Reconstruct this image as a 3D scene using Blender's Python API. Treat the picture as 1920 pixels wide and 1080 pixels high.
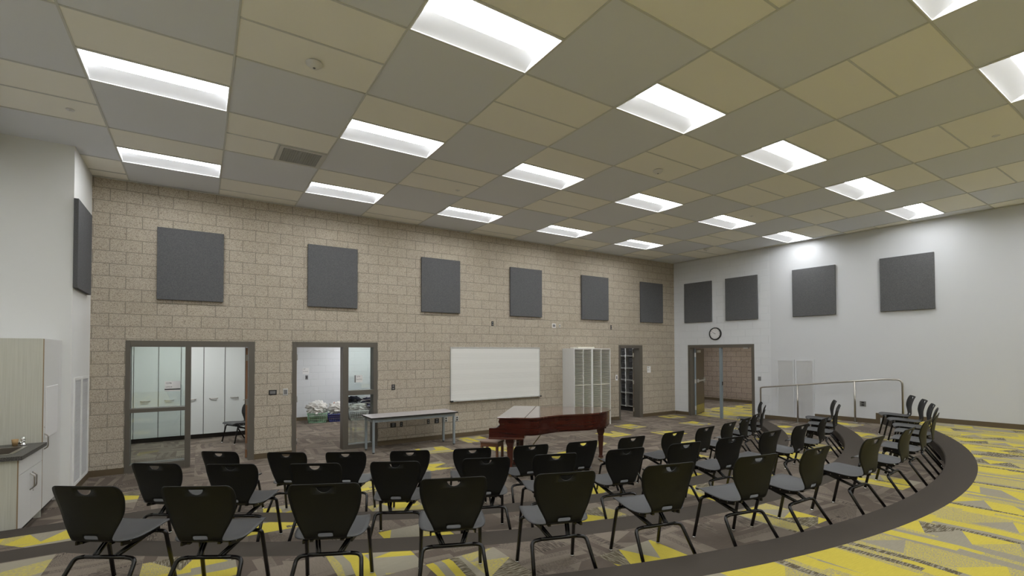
import bpy, bmesh, math, random
from mathutils import Vector, Matrix
for o in list(bpy.data.objects): bpy.data.objects.remove(o)
SC = bpy.context.scene; COL = SC.collection
PI = math.pi
H = 4.6425            # main ceiling height
YW = 0.9313           # face of the block wall (x runs along it, y into it)

# ------------------------------------------------------------------ camera
cam = bpy.data.cameras.new('camera'); co = bpy.data.objects.new('camera', cam); COL.objects.link(co)
yaw, pitch, roll = 0.57325, 0.020196, -0.003063
fw = Vector((math.sin(yaw)*math.cos(pitch), math.cos(yaw)*math.cos(pitch), math.sin(pitch)))
rt = Vector((math.cos(yaw), -math.sin(yaw), 0)); up = rt.cross(fw)
r2 = rt*math.cos(roll) + up*math.sin(roll); u2 = -rt*math.sin(roll) + up*math.cos(roll)
M = Matrix((r2, u2, -fw)).transposed().to_4x4(); M.translation = Vector((0.9782, -8.7166, 1.8773))
co.matrix_world = M
cam.sensor_fit = 'HORIZONTAL'; cam.sensor_width = 36; cam.lens = 895.98/1920*36
cam.shift_x = (960-954.67)/1920; cam.shift_y = (644.23-540)/1920; cam.clip_start = 0.05; cam.clip_end = 100
SC.camera = co
# ------------------------------------------------------------------ world, exposure
w = bpy.data.worlds.new('world'); SC.world = w; w.use_nodes = True
w.node_tree.nodes['Background'].inputs[0].default_value = (0.5, 0.5, 0.5, 1)
w.node_tree.nodes['Background'].inputs[1].default_value = 0.3
vs = SC.view_settings; vs.view_transform = 'Standard'; vs.look = 'None'; vs.gamma = 1; vs.use_curve_mapping = False
vs.exposure = 0.20
LAMP = 15.0           # radiance of the troffer lenses
SC.cycles.max_bounces = 8; SC.cycles.diffuse_bounces = 5; SC.cycles.use_denoising = True

# ------------------------------------------------------------------ materials
def mat(name, col, rough=0.6, metal=0.0, spec=0.5, coat=0.0):
    m = bpy.data.materials.new(name); m.use_nodes = True
    b = m.node_tree.nodes['Principled BSDF']
    b.inputs['Base Color'].default_value = (*col, 1); b.inputs['Roughness'].default_value = rough
    b.inputs['Metallic'].default_value = metal; b.inputs['Specular IOR Level'].default_value = spec
    b.inputs['Coat Weight'].default_value = coat
    return m
class N:
    """small expression builder over math nodes"""
    def __init__(s, m):
        s.nt = m.node_tree; s.b = s.nt.nodes['Principled BSDF']
    def new(s, t, **k):
        n = s.nt.nodes.new(t)
        for a, v in k.items(): setattr(n, a, v)
        return n
    def lk(s, a, b):
        if isinstance(a, (int, float)): b.default_value = a
        elif isinstance(a, tuple): b.default_value = (*a, 1) if len(a) == 3 and len(b.default_value) == 4 else a
        else: s.nt.links.new(a, b)
    def m(s, op, a, b=0.0, c=None):
        n = s.new('ShaderNodeMath', operation=op); s.lk(a, n.inputs[0]); s.lk(b, n.inputs[1])
        if c is not None: s.lk(c, n.inputs[2])
        return n.outputs[0]
    def mix(s, f, a, b):
        n = s.new('ShaderNodeMix', data_type='RGBA'); s.lk(f, n.inputs[0]); s.lk(a, n.inputs[6]); s.lk(b, n.inputs[7])
        return n.outputs[2]
    def fmix(s, f, a, b):
        n = s.new('ShaderNodeMix', data_type='FLOAT'); s.lk(f, n.inputs[0]); s.lk(a, n.inputs[2]); s.lk(b, n.inputs[3])
        return n.outputs[0]
    def xyz(s, x, y, z=0.0):
        n = s.new('ShaderNodeCombineXYZ'); s.lk(x, n.inputs[0]); s.lk(y, n.inputs[1]); s.lk(z, n.inputs[2]); return n.outputs[0]
    def obj(s):
        t = s.new('ShaderNodeTexCoord'); q = s.new('ShaderNodeSeparateXYZ'); s.nt.links.new(t.outputs['Object'], q.inputs[0])
        return t.outputs['Object'], q.outputs[0], q.outputs[1], q.outputs[2]
    def wn(s, v):
        n = s.new('ShaderNodeTexWhiteNoise', noise_dimensions='3D'); s.lk(v, n.inputs['Vector']); return n.outputs['Value']
    def noise(s, v, scale, detail=2.0):
        n = s.new('ShaderNodeTexNoise'); s.lk(v, n.inputs['Vector']); n.inputs['Scale'].default_value = scale; n.inputs['Detail'].default_value = detail
        return n.outputs[0]
    def bump(s, h, dist, strength=1.0):
        n = s.new('ShaderNodeBump'); n.inputs['Distance'].default_value = dist; n.inputs['Strength'].default_value = strength
        s.lk(h, n.inputs['Height']); s.nt.links.new(n.outputs[0], s.b.inputs['Normal'])
    def col(s, c): s.lk(c, s.b.inputs['Base Color'])

def block_mat(name, c1, c2, mortar, speck=True, zoff=0.0407, xoff=0.03, bumpd=0.004):
    m = mat(name, c1, 0.85, spec=0.3); n = N(m); v, x, y, z = n.obj()
    br = n.new('ShaderNodeTexBrick'); br.offset = 0.5; br.offset_frequency = 2
    n.lk(n.xyz(n.m('ADD', x, xoff), n.m('ADD', z, zoff)), br.inputs['Vector'])
    br.inputs['Color1'].default_value = (*c1, 1); br.inputs['Color2'].default_value = (*c2, 1); br.inputs['Mortar'].default_value = (*mortar, 1)
    br.inputs['Scale'].default_value = 1.0; br.inputs['Mortar Size'].default_value = 0.0065; br.inputs['Mortar Smooth'].default_value = 0.15
    br.inputs['Brick Width'].default_value = 0.405; br.inputs['Row Height'].default_value = 0.1967
    c = br.outputs['Color']; inv = n.m('SUBTRACT', 1.0, br.outputs['Fac'])
    if speck:
        vo = n.new('ShaderNodeTexVoronoi'); n.lk(v, vo.inputs['Vector']); vo.inputs['Scale'].default_value = 150
        sp = n.new('ShaderNodeSeparateColor'); n.nt.links.new(vo.outputs['Color'], sp.inputs[0])
        lite = n.m('GREATER_THAN', sp.outputs[0], 0.78); dark = n.m('LESS_THAN', sp.outputs[0], 0.22)
        c = n.mix(n.m('MULTIPLY', n.m('MULTIPLY', lite, inv), 0.42), c, (0.62, 0.53, 0.42))
        c = n.mix(n.m('MULTIPLY', n.m('MULTIPLY', dark, inv), 0.62), c, (0.14, 0.10, 0.07))
        big = n.noise(v, 1.3, 3); c = n.mix(n.m('MULTIPLY', n.m('SUBTRACT', big, 0.45), 0.6), c, (0.36, 0.30, 0.20))
    n.col(c); n.bump(inv, bumpd, 0.8)
    return m

def stripes(n, x, y, ox, oy, s, A, B, D, rotate, seed, tri, wA, shade):
    """woven carpet tile: one half of each tile is thin tapering stripes, the other half a row of triangles;
    every piece is a flat tone A or B, a streaky mix of both, or B with dark comb dashes D"""
    gx = n.m('DIVIDE', n.m('SUBTRACT', x, ox), s); gy = n.m('DIVIDE', n.m('SUBTRACT', y, oy), s)
    ix = n.m('FLOOR', gx); fx = n.m('FRACT', gx)
    if rotate:
        iy = n.m('FLOOR', gy); fy = n.m('FRACT', gy); par = n.m('MODULO', n.m('ADD', n.m('ADD', ix, iy), 200.0), 2.0)
        u = n.fmix(par, fx, fy); v = n.fmix(par, fy, fx); cell = n.m('ADD', ix, n.m('MULTIPLY', iy, 13.7))
    else:
        u, v, cell = fx, gy, ix
        iy = n.m('FLOOR', gy)
    h = n.wn(n.xyz(cell, 1.5, seed))
    # stripes
    us = n.m('ADD', n.m('MULTIPLY', u, 9.0), n.m('MULTIPLY', n.m('PINGPONG', n.m('ADD', v, n.m('MULTIPLY', h, 3.0)), 1.0), 0.9))
    ks = n.m('FLOOR', us); seg = n.m('FLOOR', n.m('ADD', n.m('MULTIPLY', v, 0.8), n.m('MULTIPLY', n.wn(n.xyz(cell, ks, seed+2.0)), 2.0)))
    hs = n.wn(n.xyz(cell, ks, n.m('ADD', seg, seed+4.0)))
    # triangles, skewed peaks
    bu = n.m('MULTIPLY', n.m('SUBTRACT', u, 0.5), 2.0); tt = n.m('ADD', n.m('MULTIPLY', v, tri), n.m('MULTIPLY', h, 4.0)); kt = n.m('FLOOR', tt); tv = n.m('FRACT', tt)
    pk = n.m('ADD', 0.25, n.m('MULTIPLY', n.wn(n.xyz(cell, kt, seed+6.0)), 0.5))
    tent = n.m('MINIMUM', n.m('DIVIDE', tv, pk), n.m('DIVIDE', n.m('SUBTRACT', 1.0, tv), n.m('SUBTRACT', 1.0, pk)))
    t = n.m('GREATER_THAN', n.m('ADD', tent, 0.02), bu); left = n.m('LESS_THAN', tv, pk)
    ht = n.wn(n.xyz(n.m('ADD', cell, n.m('MULTIPLY', t, 3.3)), n.m('ADD', kt, n.m('MULTIPLY', n.m('MULTIPLY', n.m('SUBTRACT', 1.0, t), left), -1.0)), seed+8.0))
    hh = n.fmix(n.m('GREATER_THAN', u, 0.5), hs, ht)
    # the four finishes
    st = n.noise(n.xyz(n.m('MULTIPLY', n.m('ADD', u, n.m('MULTIPLY', h, 9.0)), 7.0), n.m('MULTIPLY', v, 62.0), seed), 1.0, 2)
    st2 = n.noise(n.xyz(n.m('MULTIPLY', u, 26.0), n.m('MULTIPLY', v, 150.0), seed), 1.0, 1)
    comb = n.m('MINIMUM', n.m('MAXIMUM', n.m('ADD', n.m('MULTIPLY', n.m('SUBTRACT', st2, 0.5), 4.5), 0.5), 0.0), 1.0)
    Cc = n.mix(comb, A, B); Dc = n.mix(n.m('MINIMUM', n.m('MAXIMUM', n.m('ADD', n.m('MULTIPLY', n.m('SUBTRACT', st, 0.47), 7.0), 0.5), 0.0), 1.0), B, D)
    c = n.mix(n.m('GREATER_THAN', hh, wA), A, B); c = n.mix(n.m('GREATER_THAN', hh, wA+0.24), c, Cc); c = n.mix(n.m('GREATER_THAN', hh, 0.87), c, Dc)
    fine = n.noise(n.xyz(x, y), 230, 2)
    return n.mix(n.m('MULTIPLY', n.m('SUBTRACT', n.m('ADD', n.m('MULTIPLY', fine, 0.6), n.m('MULTIPLY', st, 0.4)), 0.30), shade), c, (0.02, 0.018, 0.015))
def carpet(name, ox, oy, P, rotate=True, seed=1.0, tri=1.5, s=0.6, wA=0.36, shade=0.8):
    m = mat(name, P['A'], 0.95, spec=0.15); n = N(m); v, x, y, z = n.obj()
    n.col(stripes(n, x, y, ox, oy, s, P['A'], P['B'], P['D'], rotate, seed, tri, wA, shade)); n.bump(n.noise(n.xyz(x, y), 400, 1), 0.003, 0.5)
    return m
BR = dict(A=(0.140, 0.112, 0.090), B=(0.240, 0.200, 0.160), D=(0.090, 0.073, 0.060))
YE = dict(A=(0.60, 0.492, 0.075), B=(0.33, 0.298, 0.228), D=(0.115, 0.095, 0.058))
ORG = [(4.51, 0.2), (2.44, -4.1), (3.62, -5.91)]
MBR = [carpet('brown_carpet_tiles_%d' % k, ox, oy, BR, seed=1.0+k, tri=1.6, wA=0.30) for k, (ox, oy) in enumerate(ORG)]
MYE = [carpet('yellow_carpet_tile_%d' % k, ox, oy, YE, seed=11.0+k, tri=2.0, wA=0.42, shade=0.55) for k, (ox, oy) in enumerate(ORG)]
MYF = carpet('yellow_walkway_carpet', 0.0, 0.0, YE, rotate=False, seed=31.0, tri=2.2, s=0.62, wA=0.38, shade=0.55)
MBAND = mat('dark_nosing_carpet', (0.075, 0.060, 0.050), 0.95, spec=0.1)
n = N(MBAND); v, x, y, z = n.obj(); n.col(n.mix(n.noise(v, 300, 2), (0.042, 0.036, 0.030), (0.095, 0.081, 0.068))); n.bump(n.noise(v, 400, 1), 0.003, 0.5)
MCMU = block_mat('ground_face_block', (0.440, 0.388, 0.312), (0.408, 0.358, 0.286), (0.250, 0.225, 0.180))
MCMU2 = block_mat('corridor_block', (0.36, 0.285, 0.24), (0.32, 0.25, 0.21), (0.16, 0.13, 0.11))
MCMUW = block_mat('painted_white_block', (0.63, 0.64, 0.65), (0.62, 0.63, 0.64), (0.585, 0.595, 0.605), speck=False, bumpd=0.003)
MWALLE = mat('white_paint_darkened_east', (0.58, 0.588, 0.60), 0.8, spec=0.3)  # white paint darkened on the east wall to even out its brightness
MWALL = mat('white_wall_paint', (0.74, 0.74, 0.72), 0.8, spec=0.3)  # lighter copy of the white paint, lifts the dimmer left walls
n = N(MWALL); v, x, y, z = n.obj(); n.bump(n.noise(v, 220, 2), 0.001, 0.3)
MBASE = mat('brown_rubber_base', (0.105, 0.075, 0.040), 0.5)
MFRAME = mat('bronze_grey_door_frame', (0.105, 0.092, 0.074), 0.45)
MLEAF = mat('bronze_grey_door_leaf', (0.11, 0.088, 0.062), 0.35)
MSTEEL = mat('blue_grey_steel', (0.26, 0.31, 0.34), 0.4, 0.3)
MWOODE = mat('wood_door_edge', (0.36, 0.19, 0.10), 0.5)
MCHR = mat('chrome', (0.80, 0.80, 0.78), 0.15, 1.0)
MSTAIN = mat('brushed_stainless', (0.46, 0.43, 0.39), 0.32, 1.0)
MPANEL = mat('charcoal_acoustic_fabric', (0.105, 0.105, 0.112), 0.95, spec=0.15)
n = N(MPANEL); v, x, y, z = n.obj(); n.col(n.mix(n.noise(v, 110, 3), (0.048, 0.048, 0.050), (0.172, 0.172, 0.175))); n.bump(n.noise(v, 220, 2), 0.002, 0.6)
MGRID = mat('ceiling_grid_bar', (0.58, 0.58, 0.55), 0.5)
MGREY = mat('grey_ceiling_tile', (0.72, 0.735, 0.77), 0.8, spec=0.2)
MCREAM = mat('cream_ceiling_tile', (0.88, 0.86, 0.79), 0.9, spec=0.1)
n = N(MCREAM); v, x, y, z = n.obj(); n.bump(n.noise(v, 150, 3), 0.001, 0.4)
MFIX = mat('white_enamel_fixture', (0.80, 0.80, 0.80), 0.6)
MREFL = mat('troffer_reflector', (0.70, 0.70, 0.71), 0.7)
def emis(name, col, s):
    m = mat(name, (0.8, 0.8, 0.8)); b = m.node_tree.nodes['Principled BSDF']
    b.inputs['Emission Color'].default_value = (*col, 1); b.inputs['Emission Strength'].default_value = s; return m
MLENS = emis('lit_troffer_lens', (0.95, 0.975, 1.0), LAMP)
MLENS2 = emis('added_room_light_lens', (0.96, 0.98, 1.0), 20.0)
MBLK = mat('black_chair_plastic', (0.007, 0.007, 0.0065), 0.5, spec=0.3)
MSEAT = mat('black_seat_plastic_sheen_tone', (0.042, 0.0425, 0.044), 0.45, spec=0.45)  # same black shell; the seat's sheen is put in as a lighter tone
MTUBE = mat('black_enamel_tube', (0.007, 0.006, 0.006), 0.25)
MWB = mat('whiteboard_enamel', (0.70, 0.70, 0.66), 0.3)
n = N(MWB); v, x, y, z = n.obj()
zz = n.m('MULTIPLY', z, 1/0.232); fz = n.m('FRACT', zz); ln = n.m('FRACT', n.m('MULTIPLY', n.m('MINIMUM', fz, 0.62), 1/0.125))
stf = n.m('MULTIPLY', n.m('LESS_THAN', fz, 0.60), n.m('LESS_THAN', ln, 0.10)); n.col(n.mix(n.m('MULTIPLY', stf, 0.75), (0.70, 0.69, 0.65), (0.42, 0.41, 0.38)))
MALU = mat('satin_aluminium', (0.60, 0.60, 0.58), 0.4, 0.6)
MCABW = mat('white_laminate', (0.64, 0.635, 0.615), 0.45)
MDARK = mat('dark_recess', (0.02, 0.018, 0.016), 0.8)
MTOE = mat('dark_toe_kick', (0.03, 0.022, 0.018), 0.7)
MGAP = mat('cabinet_gap_shade', (0.16, 0.16, 0.15), 0.7)  # cabinet body coloured grey to give the door gaps their shade
MLOCK = mat('office_cabinet_laminate', (0.60, 0.62, 0.60), 0.35)
MWG = mat('pale_woodgrain_laminate', (0.56, 0.55, 0.47), 0.5)
n = N(MWG); v, x, y, z = n.obj(); n.col(n.mix(n.noise(n.xyz(n.m('MULTIPLY', x, 90.0), n.m('MULTIPLY', y, 90.0), n.m('MULTIPLY', z, 2.0)), 1.0, 3), (0.46, 0.45, 0.37), (0.66, 0.65, 0.57)))
MCTOP = mat('dark_speckled_counter', (0.05, 0.05, 0.05), 0.35)
n = N(MCTOP); v, x, y, z = n.obj(); n.col(n.mix(n.m('GREATER_THAN', n.noise(v, 150, 3), 0.56), (0.035, 0.032, 0.030), (0.17, 0.16, 0.15)))
MSINK = mat('sink_steel', (0.30, 0.26, 0.22), 0.35, 0.8)
MTAB = mat('grey_nebula_table_laminate', (0.44, 0.41, 0.41), 0.4)
MEDGE = mat('black_table_edge', (0.015, 0.013, 0.012), 0.4)
MTLEG = mat('silver_grey_table_leg', (0.30, 0.34, 0.36), 0.4, 0.4)
MMAH = mat('mahogany_piano', (0.085, 0.014, 0.008), 0.22, spec=0.5, coat=0.4)
n = N(MMAH); v, x, y, z = n.obj(); n.col(n.mix(n.noise(n.xyz(n.m('MULTIPLY', x, 3.0), n.m('MULTIPLY', y, 3.0), n.m('MULTIPLY', z, 40.0)), 1.0, 4), (0.022, 0.005, 0.003), (0.080, 0.015, 0.008)))
MLID = mat('mahogany_piano_lid', (0.10, 0.030, 0.020), 0.14, spec=0.8, coat=1.0)
n = N(MLID); v, x, y, z = n.obj(); n.col(n.mix(n.noise(n.xyz(n.m('MULTIPLY', x, 3.0), n.m('MULTIPLY', y, 60.0), z), 1.0, 4), (0.070, 0.022, 0.015), (0.130, 0.045, 0.030)))
MLEGW = mat('reddish_brown_wood', (0.085, 0.022, 0.012), 0.35, coat=0.2)
MBENCH = mat('brown_bench_wood', (0.16, 0.065, 0.030), 0.45)
MBRASS = mat('brass', (0.55, 0.40, 0.18), 0.3, 1.0)
MIVORY = mat('ivory', (0.75, 0.72, 0.62), 0.3)
MPLATE = mat('grey_switch_plate', (0.20, 0.20, 0.20), 0.4, 0.3)
MPLW = mat('white_plate', (0.72, 0.71, 0.70), 0.5)
MBLACK = mat('black_plate', (0.012, 0.011, 0.010), 0.5)
MTEXT = mat('black_lettering', (0.02, 0.02, 0.02), 0.7)
def glass(name, tint):
    m = bpy.data.materials.new(name); m.use_nodes = True; nt = m.node_tree; nt.nodes.clear()
    o = nt.nodes.new('ShaderNodeOutputMaterial'); mx = nt.nodes.new('ShaderNodeMixShader'); t = nt.nodes.new('ShaderNodeBsdfTransparent')
    g = nt.nodes.new('ShaderNodeBsdfGlossy'); f = nt.nodes.new('ShaderNodeFresnel'); f.inputs[0].default_value = 1.9
    t.inputs[0].default_value = (*tint, 1); g.inputs['Roughness'].default_value = 0.03
    nt.links.new(f.outputs[0], mx.inputs[0]); nt.links.new(t.outputs[0], mx.inputs[1]); nt.links.new(g.outputs[0], mx.inputs[2]); nt.links.new(mx.outputs[0], o.inputs[0])
    return m
MGLASS = glass('window_glass', (0.90, 0.945, 0.93))

# ------------------------------------------------------------------ mesh helpers
def BM(): return bmesh.new()
def box(bm, x0, x1, y0, y1, z0, z1, mi=0, bev=0.0, mat4=None):
    vs_ = [bm.verts.new((x, y, z)) for x in (x0, x1) for y in (y0, y1) for z in (z0, z1)]
    fs = []
    for q in ((0, 1, 3, 2), (4, 6, 7, 5), (0, 4, 5, 1), (2, 3, 7, 6), (0, 2, 6, 4), (1, 5, 7, 3)):
        f = bm.faces.new([vs_[i] for i in q]); f.material_index = mi; fs.append(f)
    if mat4 is not None: bmesh.ops.transform(bm, matrix=mat4, verts=vs_)
    if bev:
        r = bmesh.ops.bevel(bm, geom=list({e for f in fs for e in f.edges}), offset=bev, segments=2, affect='EDGES', profile=0.5)
        for f in r['faces']: f.material_index = mi
    return vs_
def prism(bm, poly, z0, z1, axis='z', mi=0, bev=0.0, seg=1):
    """polygon extruded along an axis; poly is (a,b) pairs"""
    def P(a, b, c): return (a, b, c) if axis == 'z' else ((a, c, b) if axis == 'y' else (c, a, b))
    lo = [bm.verts.new(P(a, b, z0)) for a, b in poly]; hi = [bm.verts.new(P(a, b, z1)) for a, b in poly]
    fs = [bm.faces.new(lo[::-1]), bm.faces.new(hi)]; m_ = len(poly)
    for i in range(m_): fs.append(bm.faces.new((lo[i], lo[(i+1) % m_], hi[(i+1) % m_], hi[i])))
    for f in fs: f.material_index = mi
    if bev:
        es = list(fs[0].edges) + list(fs[1].edges)
        r = bmesh.ops.bevel(bm, geom=es, offset=bev, segments=seg, affect='EDGES', profile=0.5)
        for f in r['faces']: f.material_index = mi
def smooth_path(pts, rad, n_=5):
    out = [Vector(pts[0])]
    for i in range(1, len(pts)-1):
        p, a, b = Vector(pts[i]), Vector(pts[i-1]), Vector(pts[i+1])
        d0 = (a-p); d1 = (b-p); r = min(rad, d0.length*0.49, d1.length*0.49)
        s, e = p+d0.normalized()*r, p+d1.normalized()*r
        for k in range(n_+1):
            t = k/n_; out.append(s*(1-t)**2 + p*2*t*(1-t) + e*t*t)
    out.append(Vector(pts[-1])); return out
def tube(bm, pts, r, seg=8, rad=0.0, mi=0, rads=None):
    P = smooth_path(pts, rad) if rad else [Vector(p) for p in pts]
    rings = []; prev = None
    for i, p in enumerate(P):
        d = (P[min(i+1, len(P)-1)] - P[max(i-1, 0)]).normalized()
        if prev is None:
            a = d.orthogonal().normalized()
        else:
            a = (prev - d*prev.dot(d)); a = a.normalized() if a.length > 1e-6 else d.orthogonal().normalized()
        prev = a; b = d.cross(a); rr = rads[i] if rads else r
        rings.append([bm.verts.new(p + (a*math.cos(2*PI*k/seg) + b*math.sin(2*PI*k/seg))*rr) for k in range(seg)])
    for A_, B_ in zip(rings, rings[1:]):
        for k in range(seg):
            f = bm.faces.new((A_[k], A_[(k+1) % seg], B_[(k+1) % seg], B_[k])); f.smooth = True; f.material_index = mi
    for R_, fl in ((rings[0], True), (rings[-1], False)):
        f = bm.faces.new(R_[::-1] if fl else R_); f.material_index = mi
def lathe(bm, prof, seg=20, c=(0, 0, 0), axis='z', mi=0, sm=True, caps=True):
    rings = []
    for r, h in prof:
        R_ = []
        for k in range(seg):
            a = 2*PI*k/seg; q = (r*math.cos(a), r*math.sin(a), h)
            if axis == 'y': q = (q[0], h, q[1])
            if axis == 'x': q = (h, q[0], q[1])
            R_.append(bm.verts.new(Vector(q)+Vector(c)))
        rings.append(R_)
    for A_, B_ in zip(rings, rings[1:]):
        for k in range(seg):
            f = bm.faces.new((A_[k], A_[(k+1) % seg], B_[(k+1) % seg], B_[k])); f.smooth = sm; f.material_index = mi
    if not caps: return
    for R_ in (rings[0], rings[-1]):
        f = bm.faces.new(R_); f.material_index = mi
def obj(name, bm, mats, parent=None, loc=None, rotz=0.0, label=None):
    bmesh.ops.recalc_face_normals(bm, faces=bm.faces)
    me = bpy.data.meshes.new(name); bm.to_mesh(me); bm.free()
    for m in (mats if isinstance(mats, (list, tuple)) else [mats]): me.materials.append(m)
    o = bpy.data.objects.new(name, me); COL.objects.link(o)
    if parent is not None: o.parent = parent
    if loc is not None: o.location = loc
    if rotz: o.rotation_euler = (0, 0, rotz)
    if label: o['label'] = label
    return o
def tag(o, label, cat, group=None, kind=None):
    o['label'] = label; o['category'] = cat
    if group: o['group'] = group
    if kind: o['kind'] = kind
    return o
def thing(name, label, cat, loc=(0, 0, 0), rotz=0.0, group=None):
    o = bpy.data.objects.new(name, None); COL.objects.link(o); o.empty_display_size = 0.1
    o.location = loc; o.rotation_euler = (0, 0, rotz); return tag(o, label, cat, group)
def struct(o): o['kind'] = 'structure'; return o
def sempty(name, loc=(0, 0, 0), rotz=0.0):
    o = bpy.data.objects.new(name, None); COL.objects.link(o); o.location = loc; o.rotation_euler = (0, 0, rotz); o['kind'] = 'structure'; return o
def kids(o): return [c for c in bpy.data.objects if c.parent == o]
def dup(src, loc, rotz, label, group=None):
    def cp(o, par):
        c = o.copy(); COL.objects.link(c)
        if par is not None: c.parent = par
        for k in KID.get(o.name, []): cp(k, c)
        return c
    r = cp(src, None); r.location = loc; r.rotation_euler = (0, 0, rotz); r['label'] = label
    if group: r['group'] = group
    return r
KID = {}
def index_kids(o):
    KID[o.name] = kids(o)
    for c in KID[o.name]: index_kids(c)
def text_mesh(name, body, size, m, parent, loc, rot, align='LEFT', ext=0.0004):
    cu = bpy.data.curves.new(name, 'FONT'); cu.body = body; cu.size = size; cu.extrude = ext; cu.align_x = align; cu.align_y = 'CENTER'
    t = bpy.data.objects.new('tmp', cu); COL.objects.link(t)
    dg = bpy.context.evaluated_depsgraph_get(); dg.update(); me = bpy.data.meshes.new_from_object(t.evaluated_get(dg))
    bpy.data.objects.remove(t); me.materials.clear(); me.materials.append(m)
    o = bpy.data.objects.new(name, me); COL.objects.link(o); o.parent = parent; o.location = loc; o.rotation_euler = rot; return o
# wall frames: local x along the wall (left to right seen from the room), local y into the wall
RW0 = (13.293, 0.9313, 0.0); RWA = math.atan2(-0.9968, 0.0800)
def rwp(s, off=0.0, z=0.0):
    return (RW0[0] + 0.08*s - 0.9968*off, RW0[1] - 0.9968*s - 0.08*off, z)
WF = {'block': ((0, YW, 0), 0.0), 'east': (RW0, RWA)}
def wloc(which, s, z, off=0.0):
    return (s, YW-off, z) if which == 'block' else rwp(s, off, z)

# ------------------------------------------------------------------ floors and tiers
C0 = (6.64, 4.22); RISE = 0.14; XL = -1.17; XR = 14.62; YB = -12.5
TIERS = [(8.66, -2.0, -1.75), (9.83, -3.18, -2.98), (11.04, -4.45, -4.235)]
def edge(R, yl, yr, off=0.0):
    R_ = R+off; yl -= off; yr -= off
    a0 = math.atan2(yl-C0[1], -math.sqrt(R_**2-(yl-C0[1])**2)); a1 = math.atan2(yr-C0[1], math.sqrt(R_**2-(yr-C0[1])**2))
    pts = [(XL, yl)]; N_ = 140
    if a0 > 0: a0 -= 2*PI
    for i in range(N_+1):
        a = a0+(a1-a0)*i/N_; pts.append((C0[0]+R_*math.cos(a), C0[1]+R_*math.sin(a)))
    xr_ = 13.293+0.08*(YW-yr)/0.9968+0.05
    if pts[-1][0] < xr_: pts.append((xr_, yr))
    pts = [p for p in pts if p[0] <= xr_+0.001]
    return pts
def clip(poly, nx, ny, d):
    out = []
    for i in range(len(poly)):
        a, b = poly[i], poly[(i+1) % len(poly)]; da = a[0]*nx+a[1]*ny-d; db = b[0]*nx+b[1]*ny-d
        if da >= 0: out.append(a)
        if (da >= 0) != (db >= 0):
            t = da/(da-db); out.append((a[0]+(b[0]-a[0])*t, a[1]+(b[1]-a[1])*t))
    return out
def ytile(bm, cx, cy, z, lim=None, mi=1, s=0.3):
    poly = [(cx-s, cy-s), (cx+s, cy-s), (cx+s, cy+s), (cx-s, cy+s)]
    if lim:   # (tier radius, side): keep outside the riser, inside the next riser
        for R, keep_out in lim:
            dx, dy = cx-C0[0], cy-C0[1]; l = math.hypot(dx, dy); dx /= l; dy /= l; d = C0[0]*dx+C0[1]*dy+R
            poly = clip(poly, dx, dy, d) if keep_out else clip(poly, -dx, -dy, -d)
            if len(poly) < 3: return
    f = bm.faces.new([bm.verts.new((x, y, z)) for x, y in poly]); f.material_index = mi
bm = BM(); box(bm, -1.4, 14.9, YB-0.2, 6.6, -0.12, 0.0)
Y0 = [(12.61, .5), (12.01, -.7), (10.21, -.1), (10.21, -1.3), (9.01, -.7), (12.01, -1.9), (9.61, -2.5), (7.81, -1.3), (4.81, -.1), (4.21, -1.3),
      (6.01, .5), (6.01, -.7), (6.61, -1.9), (.01, -.7), (3.01, -1.9), (3.01, -3.1), (1.81, -2.5), (5.41, -3.7), (7.81, .5), (11.41, -3.1), (8.41, -3.1), (7.21, -4.3)]
for cx, cy in Y0: ytile(bm, cx, cy, 0.0012, [(8.66, False)])
struct(obj('floor', bm, [MBR[0], MYE[0]]))
Y1 = [(1.54, -3.2), (2.74, -4.4), (4.54, -5.0), (-.26, -2.6), (-.86, -2.6), (6.34, -5.0), (7.54, -5.0), (9.34, -4.4), (11.74, -3.2), (12.34, -2.6), (10.54, -4.4)]
Y2 = [(2.12, -5.01), (2.72, -5.61), (0.92, -4.41), (-.28, -3.81), (-.88, -3.81), (3.92, -6.21), (5.72, -6.21), (8.12, -6.21), (9.92, -5.61), (11.72, -4.41), (11.72, -5.01), (12.92, -3.81), (13.5, -3.2)]
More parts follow.
